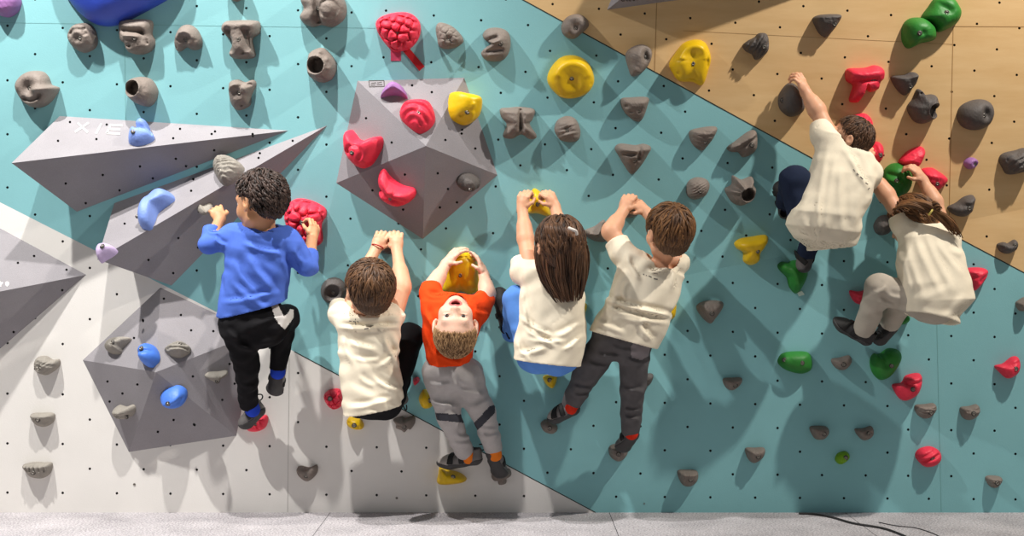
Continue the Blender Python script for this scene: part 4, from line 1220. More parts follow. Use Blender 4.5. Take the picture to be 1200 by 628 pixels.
class Head:
    def __init__(s, c, fwd, up, sc=1.0):
        s.c = Vector(c); s.sc = sc
        s.r, s.f, s.u = rot(fwd, up)
        s.R = np.array([[s.r[i], s.f[i], s.u[i]] for i in range(3)])

    def w(s, x, y, z):
        return s.c + (s.r * x + s.f * y + s.u * z) * s.sc

    def local(s, X, Y, Z):
        x, y, z = X - s.c.x, Y - s.c.y, Z - s.c.z
        return [(s.R[0, i] * x + s.R[1, i] * y + s.R[2, i] * z) / s.sc for i in range(3)]

    def build(s, f, mouth_open=False):
        g = s.sc
        E = lambda c, r, k, op='u': f.ell(s.w(*c), tuple(q * g for q in r), s.R, k * g, op)
        C = lambda a, b, ra, rb, k, op='u': f.cap(s.w(*a), s.w(*b), ra * g, rb * g, k * g, op)
        E((0, -.012, .026), (.0725, .088, .078), .01)
        E((0, .020, -.028), (.057, .060, .068), .03)
        C((0, .048, -.080), (0, .050, -.082), .019, .019, .02)
        for q in (-1, 1):
            E((q * .034, .048, -.030), (.026, .024, .026), .02)
            C((q * .045, .0, -.055), (q * .015, .045, -.078), .016, .014, .02)
        C((-.034, .066, .020), (.034, .066, .020), .012, .012, .02)
        for q in (-1, 1):
            E((q * .030, .082, .002), (.017, .014, .0115), .012, 's')
        C((0, .072, .006), (0, .090, -.020), .0075, .0095, .012)
        for q in (-1, 1):
            E((q * .009, .081, -.024), (.0075, .008, .006), .006)
            E((q * .0055, .0875, -.0305), (.0034, .004, .0030), .002, 's')
            # lids
            C((q * .019, .0740, .0095), (q * .041, .0690, .0075), .0034, .003, .003)
            C((q * .019, .0735, -.0080), (q * .041, .0690, -.0075), .0030, .0028, .003)
        if mouth_open:
            C((-.019, .066, -.047), (0, .075, -.0415), .0055, .0062, .005)
            C((.019, .066, -.047), (0, .075, -.0415), .0055, .0062, .005)
            C((-.018, .064, -.060), (0, .070, -.068), .0055, .0068, .005)
            C((.018, .064, -.060), (0, .070, -.068), .0055, .0068, .005)
            E((0, .070, -.055), (.0175, .030, .0085), .003, 's')
        else:
            C((-.019, .067, -.050), (0, .0765, -.046), .0045, .0055, .005)
            C((.019, .067, -.050), (0, .0765, -.046), .0045, .0055, .005)
            C((-.017, .066, -.055), (.017, .066, -.055), .0055, .0055, .006)
            C((-.02, .074, -.0515), (.02, .074, -.0515), .0016, .0016, .001, 's')
        for q in (-1, 1):
            # ear
            E((q * .0790, -.008, -.002), (.0085, .0165, .0260), .006)
            E((q * .0875, -.005, .003), (.0060, .0095, .0150), .003, 's')
            C((q * .074, -.002, -.024), (q * .072, .004, -.026), .0075, .006, .006)

    def eyes(s, body):
        for q in (-1, 1):
            V, F = [], []
            v, fc = lathe([(.0001, .0105), (.0040, .0100), (.0062, .0086), (.0078, .0072), (.0098, .0038), (.0105, 0), (.0098, -.0038), (.006, -.0086)], 16)
            m = Matrix(((s.r.x, s.u.x, s.f.x), (s.r.y, s.u.y, s.f.y), (s.r.z, s.u.z, s.f.z)))
            c = s.w(q * .030, .0675, .001)
            v = [c + m @ (p * s.sc) for p in v]
            mi = [1 if i < 48 else 0 for i in range(len(fc))]
            mesh_obj('eye', v, fc, [M['eye'], M['iris']], body, midx=mi)['label'] = 'dark eye'


def add_locks(V, Q, LK, paths, r0, flat=.55, sides=5):
    """tapered strands appended to quad lists"""
    for path, rr, val in paths:
        n = len(path)
        b = sum(len(v) for v in V)
        pv = []
        prev = None
        for i, p in enumerate(path):
            t = (path[min(i + 1, n - 1)] - path[max(i - 1, 0)])
            t = t / (np.linalg.norm(t) + 1e-9)
            if prev is None:
                a = np.array([0, 0, 1.0]) if abs(t[2]) < .8 else np.array([1.0, 0, 0])
                u = np.cross(t, a)
            else:
                u = prev - t * (prev @ t)
            u /= np.linalg.norm(u) + 1e-9
            prev = u
            w = np.cross(t, u)
            x = i / (n - 1)
            r = rr * (1.0 - .82 * x ** 2.2) * min(1, .5 + 3 * x)
            for k_ in range(sides):
                an = 2 * math.pi * k_ / sides
                pv.append(p + (u * math.cos(an) + w * math.sin(an)) * r)
        V.append(np.array(pv))
        q = []
        for i in range(n - 1):
            for k_ in range(sides):
                a0, a1 = b + i * sides + k_, b + i * sides + (k_ + 1) % sides
                q.append((a0, a1, a1 + sides, a0 + sides))
        Q.append(np.array(q))
        LK.append(np.full(len(pv), val))


def hair(hd, parent, m, label, style='short', n=420, length=.055, thick=.014, crown=(0, -.045, .11), curl=0.0, seed=1, hairline=.016, nape=-.062,
         lock_r=.0042, extra=None, ears=True, lift=.0, name='hair'):
    """scalp cap with ear and face openings, covered by locks that flow from the crown"""
    g = hd.sc
    c = hd.w(0, -.012, .026)
    f = Field(npv(c) - .16 * g, npv(c) + .16 * g, .0034)
    X, Y, Z = f.all()
    x, y, z = hd.local(X, Y, Z)
    rad = (.0725 + thick, .088 + thick * .9, .078 + thick * 1.05)
    q = np.sqrt((x / rad[0]) ** 2 + ((y + .012) / rad[1]) ** 2 + ((z - .026) / rad[2]) ** 2)
    d = (q - 1) * min(rad)
    # back of the neck
    d2 = (np.sqrt((x / .060) ** 2 + ((y + .045) / .045) ** 2 + ((z + .035) / .045) ** 2) - 1) * .045
    kq = np.clip(.5 + .5 * (d - d2) / .02, 0, 1)
    d = d * (1 - kq) + d2 * kq - .02 * kq * (1 - kq)
    face = y * .75 - z * .66 - hairline + .06 * np.abs(x)
    low = nape - z + np.maximum(0, y + .03) * .55 + np.abs(x) * .30 - .008 + .003 * np.sin(x * 190)
    d = np.maximum(d, np.maximum(face, low))
    if ears:
        for s_ in (-1, 1):
            e = np.sqrt(((x - s_ * .085) / .020) ** 2 + ((y + .002) / .028) ** 2 + ((z + .008) / .033) ** 2) - 1
            d = np.maximum(d, -e * .02)
    rng = np.random.default_rng(seed)
    th = np.arctan2(x, -(y + .03))
    d = d - .0016 * np.sin(th * 34 + 6 * np.sin(z * 40)) - .001 * np.sin(th * 71 + z * 90)
    f.F = (d * g).astype(np.float32)
    V0, Q0 = f.mesh()
    V, Q, LK = [V0], [Q0], [rng.uniform(.2, .45, len(V0)) * 0 + .35]
    # locks
    paths = []
    tries = 0
    radk = np.array(rad) + .0005 + lift
    cen = np.array([0, -.012, .026])
    cr = np.array(crown)
    while len(paths) < n and tries < n * 30:
        tries += 1
        v = rng.normal(size=3); v /= np.linalg.norm(v)
        p = cen + v * (radk - .004)
        if p[1] * .75 - p[2] * .66 - hairline + .06 * abs(p[0]) > -.004 or p[2] < nape + max(0, p[1] + .03) * .55 + .02:
            continue
        if ears and abs(p[0]) > .05 and math.hypot((p[1] + .004) / .03, (p[2] + .006) / .04) < 1: continue
        path = []
        L = length * rng.uniform(.7, 1.2)
        ns = 8
        ph = rng.uniform(0, 6.28); ph2 = rng.uniform(0, 6.28)
        sw = rng.normal() * .25
        for i in range(ns):
            nv = (p - cen) / radk ** 2; nv /= np.linalg.norm(nv)
            tan = p - cr; tan -= nv * (tan @ nv); tl = np.linalg.norm(tan)
            if tl < 1e-4: tan = np.array([0, 1.0, 0]); tan -= nv * (tan @ nv); tl = np.linalg.norm(tan)
            tan /= tl
            side = np.cross(nv, tan)
            out = p + nv * (.0022 + .004 * rng.random() * 0)
            if curl:
                out = out + (side * math.sin(i * 1.15 + ph) + nv * (.6 + math.cos(i * 1.15 + ph))) * curl
            path.append(out.copy())
            p = p + (tan + side * (sw + .12 * math.sin(i * .8 + ph2))) * L / (ns - 1)
            # back on the shell
            e = (p - cen) / radk
            p = cen + e / np.linalg.norm(e) * radk
            if ears and abs(p[0]) > .05 and math.hypot((p[1] + .006) / .024, (p[2] + .006) / .030) < 1: break
            if p[1] * .75 - p[2] * .66 - hairline > .008 or p[2] < nape - .004 + max(0, p[1] + .03) * .55: break
        if len(path) < 3: continue
        wp = [npv(hd.w(*q_)) for q_ in path]
        paths.append((wp, lock_r * g * rng.uniform(.6, 1.25), rng.uniform(0, 1)))
    if extra: paths += extra(rng)
    add_locks(V, Q, LK, paths, lock_r)
    V = np.concatenate(V); Q = np.concatenate(Q)
    o = np_mesh(name, V, Q, M[m], parent)
    at = o.data.attributes.new('lock', 'FLOAT', 'POINT')
    at.data.foreach_set('value', np.concatenate(LK).astype(np.float32))
    o['label'] = label
    return o


def strand_sheet(left, right, n, bulge, r, jit=.006, wave=.004, rng=None, pts=14):
    """n strands between two (px,py,h) guide polylines, bulging towards the viewer in the middle"""
    Ls = spline([P(*q) for q in left], 8); Rs = spline([P(*q) for q in right], 8)
    out = []
    for i in range(n):
        s = rng.uniform(0, 1)
        ph = rng.uniform(0, 6.28)
        fr = rng.uniform(.75, 1.0)
        dep = rng.uniform(-1, .4)
        path = []
        for k_ in range(pts):
            t = k_ / (pts - 1) * fr
            a = Ls[min(int(t * (len(Ls) - 1)), len(Ls) - 1)]; b = Rs[min(int(t * (len(Rs) - 1)), len(Rs) - 1)]
            fa = t * (len(Ls) - 1) % 1
            a2 = Ls[min(int(t * (len(Ls) - 1)) + 1, len(Ls) - 1)]; b2 = Rs[min(int(t * (len(Rs) - 1)) + 1, len(Rs) - 1)]
            a = a.lerp(a2, fa); b = b.lerp(b2, fa)
            ss = s + .03 * math.sin(t * 5 + ph)
            p = a.lerp(b, ss)
            p = p + Vector((0, -1, 0)) * (bulge * math.sin(math.pi * min(max(ss, 0), 1)) + dep * jit)
            p = p + Vector((math.sin(t * 9 + ph), 0, 0)) * wave * t
            path.append(npv(p))
        out.append((path, r * rng.uniform(.6, 1.3), rng.uniform(0, 1)))
    return out


def shoe(parent, heel, toe, up, mcol='shoe_grey', straps=2, toecol=None, loop=True, sc=1.0, label=None):
    """climbing shoe: upper, rubber sole, straps and heel loop"""
    a, b = Vector(heel), Vector(toe)
    u = (b - a); L = u.length; u.normalize()
    n = Vector(up); n = (n - u * n.dot(u)).normalized()
    l = u.cross(n)
    lo, hi = bounds([a, b], .085)

    def shape(f, g):
        f.cap(a + n * .012, a + u * L * .35 + n * .010, .027 * sc + g, .027 * sc + g, .01)
        f.cap(a + u * L * .35 + n * .008, a + u * L * .70 + n * .000, .027 * sc + g, .029 * sc + g, .012)
        R = np.array([[l[i], u[i], n[i]] for i in range(3)])
        f.ell(a + u * L * .80 - n * .002, (.033 * sc + g, L * .27 + g, .021 * sc + g), R, .012)
        f.cap(a + n * .02, a + n * .040 - u * .004, .024 * sc + g, .023 * sc + g, .012)
    f = Field(lo, hi, .0028)
    shape(f, 0)
    f.cap(a + n * .040 - u * .004, a + n * .075, .019, .019, .003, 's')
    V, Q = f.mesh()
    C = V[Q].mean(1)
    mi = None
    mats = [M[mcol]]
    if toecol:
        mats.append(M[toecol])
        mi = ((C - npv(a)) @ npv(u) > L * .72).astype(int)
    o = np_mesh('shoe', V, Q, mats, parent, mi)
    if label: o['label'] = label
    X, Y, Z = f.all()

    def proj(v):
        return (X - a.x) * v.x + (Y - a.y) * v.y + (Z - a.z) * v.z
    h_, t_, w_ = proj(n), proj(u), proj(l)
    g = Field(lo, hi, .0028)
    shape(g, .0022)
    outer = g.F.copy()
    sole = Field(lo, hi, .0028)
    sole.F = np.maximum(outer, h_ - (-.006 + .010 * np.clip((t_ - L * .75) / (L * .3), 0, 1) + .012 * np.clip(1 - t_ / (L * .25), 0, 1.2))).astype(np.float32)
    v2, q2 = sole.mesh()
    np_mesh('sole', v2, q2, M['rubber'], o)
    for i in range(straps):
        c = L * (.40 + .20 * i)
        st = Field(lo, hi, .0028)
        st.F = np.maximum(np.maximum(outer - .0022, -(outer + .004)), np.maximum(np.abs(t_ - c + .25 * w_ * (1 if i else -1)) - .0105, -h_ - .004)).astype(np.float32)
        v3, q3 = st.mesh()
        if len(q3): np_mesh('strap', v3, q3, M['strap'], o)
    if loop:
        c = a + n * .040 - u * .026
        pts = [c + (-u * math.sin(t) * .020 + n * (1 - math.cos(t)) * .012 + l * math.cos(t * .5) * .004) for t in np.linspace(-.4, 3.5, 14)]
        v4, f4 = tube(pts, .0026, 6)
        mesh_obj('pull_loop', v4, f4, M['strap'], o)
    return o


PEOPLE = []


def person(label, loft, sleeves, arms, hands, legs, head, hairkw, skin_m, shirt_m, pants_m, neck, pelvis, shoes, shirt_folds=(), pants_folds=(),
           neck_cut=.047, bare_forearm=True, pants_regions=(), marks_px=(), seed=1, mouth=False, cuff=None, socks=(), shirt_label=None, pants_label=None,
           hem_waist=None, loft_e=2.4, shirt_noise=.0022, pelvis_r=(.115, .085, .09), extra_body=None, shirt_extra=None):
    Pp = lambda q: P(q[0], q[1], q[2])
    lf = Loft(loft)
    pts = [lf.lo, lf.hi] + [Pp(q) for q in sum([list(x) for x in arms], [])] + [Pp(q) for q in sum([list(x) for x in legs], [])] + \
          [Pp(h[1]) for h in hands] + [head.c]
    lo, hi = bounds(pts, .10)
    # --- body: one continuous surface
    f = Field(lo, hi, .0027)
    f.put(lf.fn(-.018, t1=lf.len - .07), lf.lo, lf.hi)
    pc = Pp(pelvis)
    pr = tuple(q - .016 for q in pelvis_r)
    Rt = np.array([[lf.lat[i], lf.dep[i], lf.ax[i]] for i in range(3)])
    f.ell(pc, pr, Rt, .03)
    for lg in legs:
        for a, b in zip(lg[:-1], lg[1:]):
            f.cap(Pp(a), Pp(b), a[3] - .016, b[3] - .014 if b is not lg[-1] else .021, .02)
    for am in arms:
        for a, b in zip(am[:-1], am[1:]):
            f.cap(Pp(a), Pp(b), a[3], b[3], .012)
        # the belly of the forearm and the elbow
        if len(am) >= 3:
            e, w_ = Pp(am[-2]), Pp(am[-1])
            f.cap(e.lerp(w_, .12), e.lerp(w_, .42), am[-2][3] * 1.10, am[-2][3] * .98, .015)
    f.cap(Pp(neck[0]), Pp(neck[1]), .036, .033, .02)
    head.build(f, mouth)
    for wr, kn, dor, th, kw in hands:
        hand(f, Pp(wr), Pp(kn), dor, th, **kw)
    V, Q = f.mesh()
    mats, mi = [M[skin_m]], None
    if mouth:
        C = V[Q].mean(1)
        x, y, z = head.local(C[:, 0], C[:, 1], C[:, 2])
        r_in = (x / .0185) ** 2 + ((z + .055) / .0095) ** 2
        r_out = (x / .0255) ** 2 + ((z + .0548) / .0185) ** 2
        mi = np.where((y > .035) & (r_in < 1) & (y < .0665), 2, np.where((y > .058) & (r_out < 1), 1, 0))
        mats += [M['lip'], M['mouth']]
    body = np_mesh('person', V, Q, mats, None, mi)
    tag(body, label, 'person', 'children on the climbing wall')
    PEOPLE.append(body)
    # --- trousers
    f = Field(*bounds([Pp(q) for q in sum([list(x) for x in legs], [])] + [pc], .13), .0040)
    f.ell(pc, pelvis_r, Rt, .0)
    for lg in legs:
        for i, (a, b) in enumerate(zip(lg[:-1], lg[1:])):
            f.cap(Pp(a), Pp(b), a[3], b[3], .03 if i == 0 else .012)
    folds(f, pants_folds, .0024, seed + 50)
    for lg in legs:                                     # open cuffs
        a, b = Pp(lg[-2]), Pp(lg[-1])
        d = (b - a).normalized()
        r_ = lg[-1][3]
        e = b + d * r_ * .75                            # the hem of the leg
        cut = lambda X, Y, Z, e=e, d=d, r_=r_: np.maximum(-((X - e.x) * d.x + (Y - e.y) * d.y + (Z - e.z) * d.z), np.sqrt((X - e.x) ** 2 + (Y - e.y) ** 2 + (Z - e.z) ** 2) - r_ * 1.5)
        f.cap(a.lerp(b, .75), b + d * r_, r_, r_ * .98, .01)
        f.put(cut, npv(e) - r_ * 1.6, npv(e) + r_ * 1.6, 0, 's')
        f.cap(e - d * .010, e + d * .05, r_ - .007, r_ - .007, 0, 's')
    V, Q = f.mesh()
    mats, mi = [M[pants_m]], None
    if pants_regions:
        C = V[Q].mean(1)
        px, py = npx(C[:, 0], C[:, 1], C[:, 2])
        mi = np.zeros(len(Q), dtype=int)
        for poly, mm, dmax in pants_regions:
            mats.append(M[mm])
            for i in np.nonzero((px > min(p[0] for p in poly)) & (px < max(p[0] for p in poly)) & (py > min(p[1] for p in poly)) & (py < max(p[1] for p in poly)))[0]:
                if inside(poly, px[i], py[i]): mi[i] = len(mats) - 1
    tr = np_mesh('trousers', V, Q, mats, body, mi)
    if pants_label: tr['label'] = pants_label
    # --- shirt: a thin shell, open at hem, cuffs and neck
    lo, hi = bounds([lf.lo, lf.hi] + [Pp(q) for q in sum([list(x) for x in sleeves], [])], .06)
    f = Field(lo, hi, .0036)
    f.put(lf.fn(0, ext=.05, e=loft_e), lf.lo - .05, lf.hi + .05)
    for sl in sleeves:
        for i, (a, b) in enumerate(zip(sl[:-1], sl[1:])):
            f.cap(Pp(a), Pp(b), a[3], b[3], .03 if i == 0 else .012)
    if shirt_extra: shirt_extra(f, Pp)
    folds(f, shirt_folds, shirt_noise, seed)
    X, Y, Z = f.all()
    c, n = lf.hem
    hem = (X - c[0]) * n[0] + (Y - c[1]) * n[1] + (Z - c[2]) * n[2]
    sd = np.maximum(f.F, -(f.F + .0065))
    sd = np.maximum(sd, hem)
    f.F = sd.astype(np.float32)
    for sl in sleeves:
        a, b = Pp(sl[-2]), Pp(sl[-1])
        d = (b - a).normalized()
        r = sl[-1][3]
        f.cap(b + d * (r * 1.0 + .002), b + d * (r * 1.0 + .06), r + .004, r + .02, 0, 's')
        pl_d = lambda X, Y, Z, b=b, d=d: np.maximum(.0 - ((X - b.x) * d.x + (Y - b.y) * d.y + (Z - b.z) * d.z), np.sqrt((X - b.x) ** 2 + (Y - b.y) ** 2 + (Z - b.z) ** 2) - r * 1.6)
        f.put(pl_d, npv(b) - r * 1.7, npv(b) + r * 1.7, 0, 's')
    na, nb = Pp(neck[0]), Pp(neck[1])
    f.cap(na + (nb - na) * .1, nb + (nb - na) * 1.0, neck_cut, neck_cut + .012, 0, 's')
    V, Q = f.mesh()
    sh = np_mesh('shirt', V, Q, M[shirt_m], body)
    if shirt_label: sh['label'] = shirt_label
    # printed marks lie on the cloth
    if marks_px:
        bv = BVHTree.FromPolygons([Vector(v) for v in V], [tuple(q) for q in Q])
        VV, FF = [], []
        for seg in marks_px:
            (x0, y0), (x1, y1), w_ = seg
            dx, dy = x1 - x0, y1 - y0
            L = math.hypot(dx, dy) + 1e-6
            nx, ny = -dy / L * w_ / 2, dx / L * w_ / 2
            ok = []
            for x, y in ((x0 + nx, y0 + ny), (x1 + nx, y1 + ny), (x1 - nx, y1 - ny), (x0 - nx, y0 - ny)):
                r = ray(x, y).normalized()
                h_ = bv.ray_cast(EYE, r)
                if h_[0] is not None: ok.append(h_[0] + h_[1] * (.0012 if h_[1].y < 0 else -.0012))
            if len(ok) == 4:
                b = len(VV); VV += ok; FF.append([b, b + 1, b + 2, b + 3])
        if VV: mesh_obj('printed_mark', VV, FF, M['ink'], sh, smooth=False)['label'] = 'small grey printed mark'
    head.eyes(body)
    if hairkw: hair(head, body, **hairkw)
    for kw in shoes:
        kw = dict(kw)
        shoe(body, Pp(kw.pop('heel')), Pp(kw.pop('toe')), kw.pop('up'), **kw)
    for a, b, r, mm, nm in socks:
        g = Field(*bounds([Pp(a), Pp(b)], r + .02), .003)
        g.cap(Pp(a), Pp(b), r, r, 0)
        v, q = g.mesh()
        np_mesh(nm, v, q, M[mm], body)
    return body


def ring_band(name, parent, c, axis, R, r, m, label=None):
    ax = Vector(axis).normalized()
    u = ax.cross(Vector((0.3, .9, .1))).normalized(); w = ax.cross(u)
    pts = [Vector(c) + (u * math.cos(t) + w * math.sin(t)) * R for t in np.linspace(0, 2 * math.pi, 25)]
    v, f = tube(pts, r, 6)
    o = mesh_obj(name, v, f, M[m], parent)
    if label: o['label'] = label
    return o


CAM = (0, -1, 0)
# ================================================================== 1 boy in blue
h1 = Head(P(304, 238, .30), (-.86, .52, -.04), (.04, -.06, 1), .97)
k1 = person('leftmost climber, a child with dark curly hair, blue long sleeved shirt and black trousers',
    loft=[((288, 263), (332, 263), .28, .045), ((268, 272), (346, 276), .28, .065), ((264, 290), (344, 293), .28, .078), ((263, 315), (341, 316), .28, .082),
          ((259, 340), (337, 338), .28, .085), ((255, 372), (338, 351), .28, .088)],
    sleeves=[[(276, 274, .28, .040), (244, 286, .30, .033), (248, 268, .24, .029)], [(338, 279, .28, .040), (361, 313, .28, .035), (365, 296, .22, .028)]],
    arms=[[(278, 275, .27, .032), (245, 285, .29, .026), (258, 257, .19, .019)], [(337, 280, .27, .032), (361, 312, .27, .026), (366, 278, .13, .019)]],
    hands=[((258, 257, .19), (253, 245, .165), (.1, -.85, .5), 1, dict(curl=(45, 75, 50))), ((366, 278, .13), (369, 263, .10), (.75, -.66, 0), -1, dict(curl=(30, 60, 40)))],
    legs=[[(279, 385, .29, .062), (289, 428, .24, .046), (291, 470, .13, .034)], [(318, 378, .27, .062), (335, 372, .12, .05), (326, 426, .12, .031)]],
    pelvis=(297, 376, .28), pelvis_r=(.128, .086, .105),
    head=h1, neck=((311, 268, .28), (310, 246, .29)), skin_m='skin_a', shirt_m='bluecloth', pants_m='blackcloth',
    hairkw=dict(m='hair_black', label='dark curly hair', n=700, length=.046, thick=.013, curl=.0056, seed=3, lock_r=.0044, nape=-.058, hairline=-.010),
    shoes=[dict(heel=(304, 484, .09), toe=(283, 497, .07), up=(.1, -.1, 1), straps=1, label='dark grey climbing shoe on the red hold'),
           dict(heel=(325, 437, .12), toe=(322, 460, .08), up=(.2, .9, .6), straps=1, label='dark grey climbing shoe hanging toe down')],
    socks=[((292, 470, .13), (296, 480, .115), .029, 'sockblue', 'sock'), ((326, 424, .12), (325.5, 436, .12), .029, 'sockblue', 'sock')],
    shirt_folds=[(285, 285, 330, 300, 3, .006), (290, 300, 320, 345, 4, .007), (275, 310, 300, 350, 4, .006), (270, 330, 310, 365, 4, .006), (328, 285, 338, 330, 3, .005),
                 (262, 355, 325, 345, 3, .005), (252, 278, 262, 290, 2.5, .006), (345, 290, 352, 310, 3, .006), (290, 272, 325, 276, 3, .005), (243, 270, 256, 275, 2, .005)],
    pants_folds=[(275, 400, 300, 415, 3, .007), (280, 408, 330, 398, 4, .007), (295, 380, 332, 372, 3, .005), (280, 450, 300, 455, 2.5, .005), (265, 385, 285, 405, 3, .006)],
    pants_regions=[([(317, 355), (323, 351), (328, 361), (333, 371), (338, 366), (340, 362), (344, 363), (344, 372), (340, 378), (334, 386), (327, 380), (322, 372)], 'print', 1)],
    pants_label='black trousers with a white printed shape', seed=11)

# ================================================================== 2 seated boy in cream with black trousers
h2 = Head(P(433, 340, .35), (-.40, .88, .26), (.04, -.27, .96), 1.0)
k2 = person('child in cream shirt and black trousers with a red bracelet, fists on a dark hold',
    loft=[((422, 363), (448, 363), .30, .045), ((398, 372), (470, 367), .30, .068), ((396, 395), (469, 392), .30, .078), ((398, 430), (468, 430), .30, .085),
          ((400, 460), (473, 455), .30, .09), ((402, 486), (472, 473), .30, .092)],
    sleeves=[[(408, 374, .30, .040), (399, 366, .27, .042), (398, 360, .23, .040)], [(456, 372, .30, .040), (463, 362, .27, .036)]],
    arms=[[(408, 374, .29, .034), (420, 330, .20, .028), (441, 291, .11, .0195)], [(460, 372, .29, .036), (472, 338, .23, .029), (465, 292, .11, .0195)]],
    hands=[((441, 291, .11), (449, 272, .09), CAM, 1, dict(curl=(30, 80, 60))), ((465, 292, .11), (464, 274, .09), CAM, -1, dict(curl=(30, 80, 60)))],
    legs=[[(425, 470, .28, .060), (424, 400, .14, .046), (428, 455, .08, .033)], [(452, 470, .27, .062), (480, 394, .14, .052), (468, 452, .07, .035)]],
    pelvis=(438, 462, .28), pelvis_r=(.115, .085, .09),
    head=h2, neck=((430, 378, .30), (432, 352, .32)), skin_m='skin_b', shirt_m='cream', pants_m='blackcloth',
    hairkw=dict(m='hair_brown', label='straight brown hair cut round', n=560, length=.075, thick=.013, seed=5, lock_r=.0040, nape=-.082, hairline=.014),
    shoes=[dict(heel=(430, 466, .09), toe=(434, 448, .05), up=(0, 1, .4), straps=1), dict(heel=(466, 462, .09), toe=(462, 446, .05), up=(0, 1, .4), straps=1)],
    shirt_folds=[(400, 384, 466, 385, 2.6, .010), (410, 400, 440, 412, 3, .005), (450, 395, 466, 430, 3, .007), (445, 430, 468, 412, 3, .007), (402, 395, 412, 430, 3, .005),
                 (420, 440, 436, 455, 3, .004), (410, 478, 460, 470, 3, .005), (440, 445, 466, 460, 3, .005), (415, 420, 445, 424, 2.5, .004)],
    marks_px=[((409, 376), (412, 376.5), .9), ((414, 376.5), (417, 377.5), .9), ((416.5, 373.5), (417, 381), .8), ((419, 376), (420, 378), .9), ((427, 385.5), (432, 384.5), 1.0)],
    shirt_label='cream cotton shirt, creased across the back', seed=21)
ring_band('bracelet', k2, P(442.5, 289, .115), P(449, 272, .09) - P(437, 305, .14), .0215, .0026, 'bracelet', 'red cord bracelet')

# ================================================================== 3 boy in orange looking back
h3 = Head(P(533.5, 383, .37), (.03, -.80, .60), (.0, -.60, -.80), .97)
k3 = person('child in orange T-shirt and grey joggers, head tipped back with the face upside down',
    loft=[((512, 343), (556, 347), .20, .05), ((497, 354), (570, 362), .23, .07), ((494, 375), (563, 383), .25, .08), ((496, 400), (556, 404), .26, .082),
          ((499, 420), (553, 424), .26, .084), ((502, 432), (549, 430), .26, .085)],
    sleeves=[[(508, 356, .23, .042), (505, 345, .20, .041), (506, 335, .17, .038)], [(558, 364, .23, .042), (564, 358, .20, .041), (569, 348, .16, .037)]],
    arms=[[(508, 354, .22, .034), (507, 336, .17, .028), (523, 309, .09, .0195)], [(560, 362, .22, .034), (571, 345, .16, .028), (567, 322, .08, .0195)]],
    hands=[((523, 309, .09), (532, 298, .085), (-.5, -.6, .6), 1, dict(curl=(12, 30, 30))), ((567, 322, .08), (562, 305, .055), (.97, -.25, .1), -1, dict(curl=(14, 20, 20)))],
    legs=[[(516, 443, .26, .058), (525, 486, .25, .044), (543, 526, .12, .035)], [(547, 443, .26, .058), (566, 484, .23, .044), (577, 521, .12, .035)]],
    pelvis=(530, 436, .26), pelvis_r=(.108, .085, .075),
    head=h3, neck=((534, 358, .24), (534, 368, .31)), skin_m='skin_c', shirt_m='orange', pants_m='greyjersey', mouth=True,
    hairkw=dict(m='hair_blond', label='short dark blond hair', n=1500, length=.020, thick=.005, seed=7, lock_r=.0019, nape=-.05, hairline=.002, lift=.001, crown=(0, -.06, .10)),
    shoes=[dict(heel=(557, 540, .10), toe=(515, 541, .075), up=(.05, -.1, 1), straps=2, toecol='toe_pale', label='grey climbing shoe on the yellow hold'),
           dict(heel=(577, 534, .12), toe=(588, 556, .06), up=(.3, .75, .75), straps=1, label='grey climbing shoe on the clover shaped hold')],
    socks=[((545, 526, .12), (549, 536, .105), .027, 'sockorange', 'sock'), ((578, 522, .12), (580, 533, .115), .027, 'sockorange', 'sock')],
    shirt_folds=[(500, 345, 520, 350, 2.5, .006), (497, 360, 512, 395, 3, .006), (500, 385, 510, 425, 3, .006), (556, 360, 570, 372, 3, .006), (505, 410, 540, 428, 3, .005), (496, 380, 504, 410, 2.5, .005)],
    pants_folds=[(500, 450, 530, 452, 3, .006), (505, 470, 535, 478, 3, .007), (536, 455, 566, 465, 3, .006), (550, 478, 575, 470, 3, .006), (535, 510, 552, 514, 2.5, .006),
                 (530, 518, 552, 522, 2.5, .006), (565, 510, 584, 512, 2.5, .006), (531, 440, 532, 452, 2.5, .006), (560, 500, 580, 506, 2.5, .005)],
    pants_regions=[([(510, 484), (545, 486), (548, 496), (528, 494), (512, 492)], 'darkband', 1), ([(555, 496), (574, 476), (580, 474), (580, 484), (562, 502), (556, 506)], 'darkband', 1)],
    pants_label='grey joggers with dark knee bands', seed=31)

# ================================================================== 4 long haired girl
h4 = Head(P(655, 290, .34), (-.30, .93, .10), (.02, -.08, 1), .98)


def long_hair(rng):
    return strand_sheet([(631, 278, .33), (628, 300, .36), (633, 325, .36), (642, 342, .36), (652, 356, .355)],
                        [(676, 270, .33), (688, 292, .35), (688, 320, .36), (685, 338, .36), (681, 352, .355)], 330, .058, .0046, jit=.02, wave=.003, rng=rng) + \
        strand_sheet([(640, 262, .40), (640, 272, .42), (650, 300, .43), (655, 330, .42)], [(668, 264, .40), (672, 274, .43), (676, 300, .43), (672, 335, .42)], 110, .02, .0042, jit=.006, rng=rng)


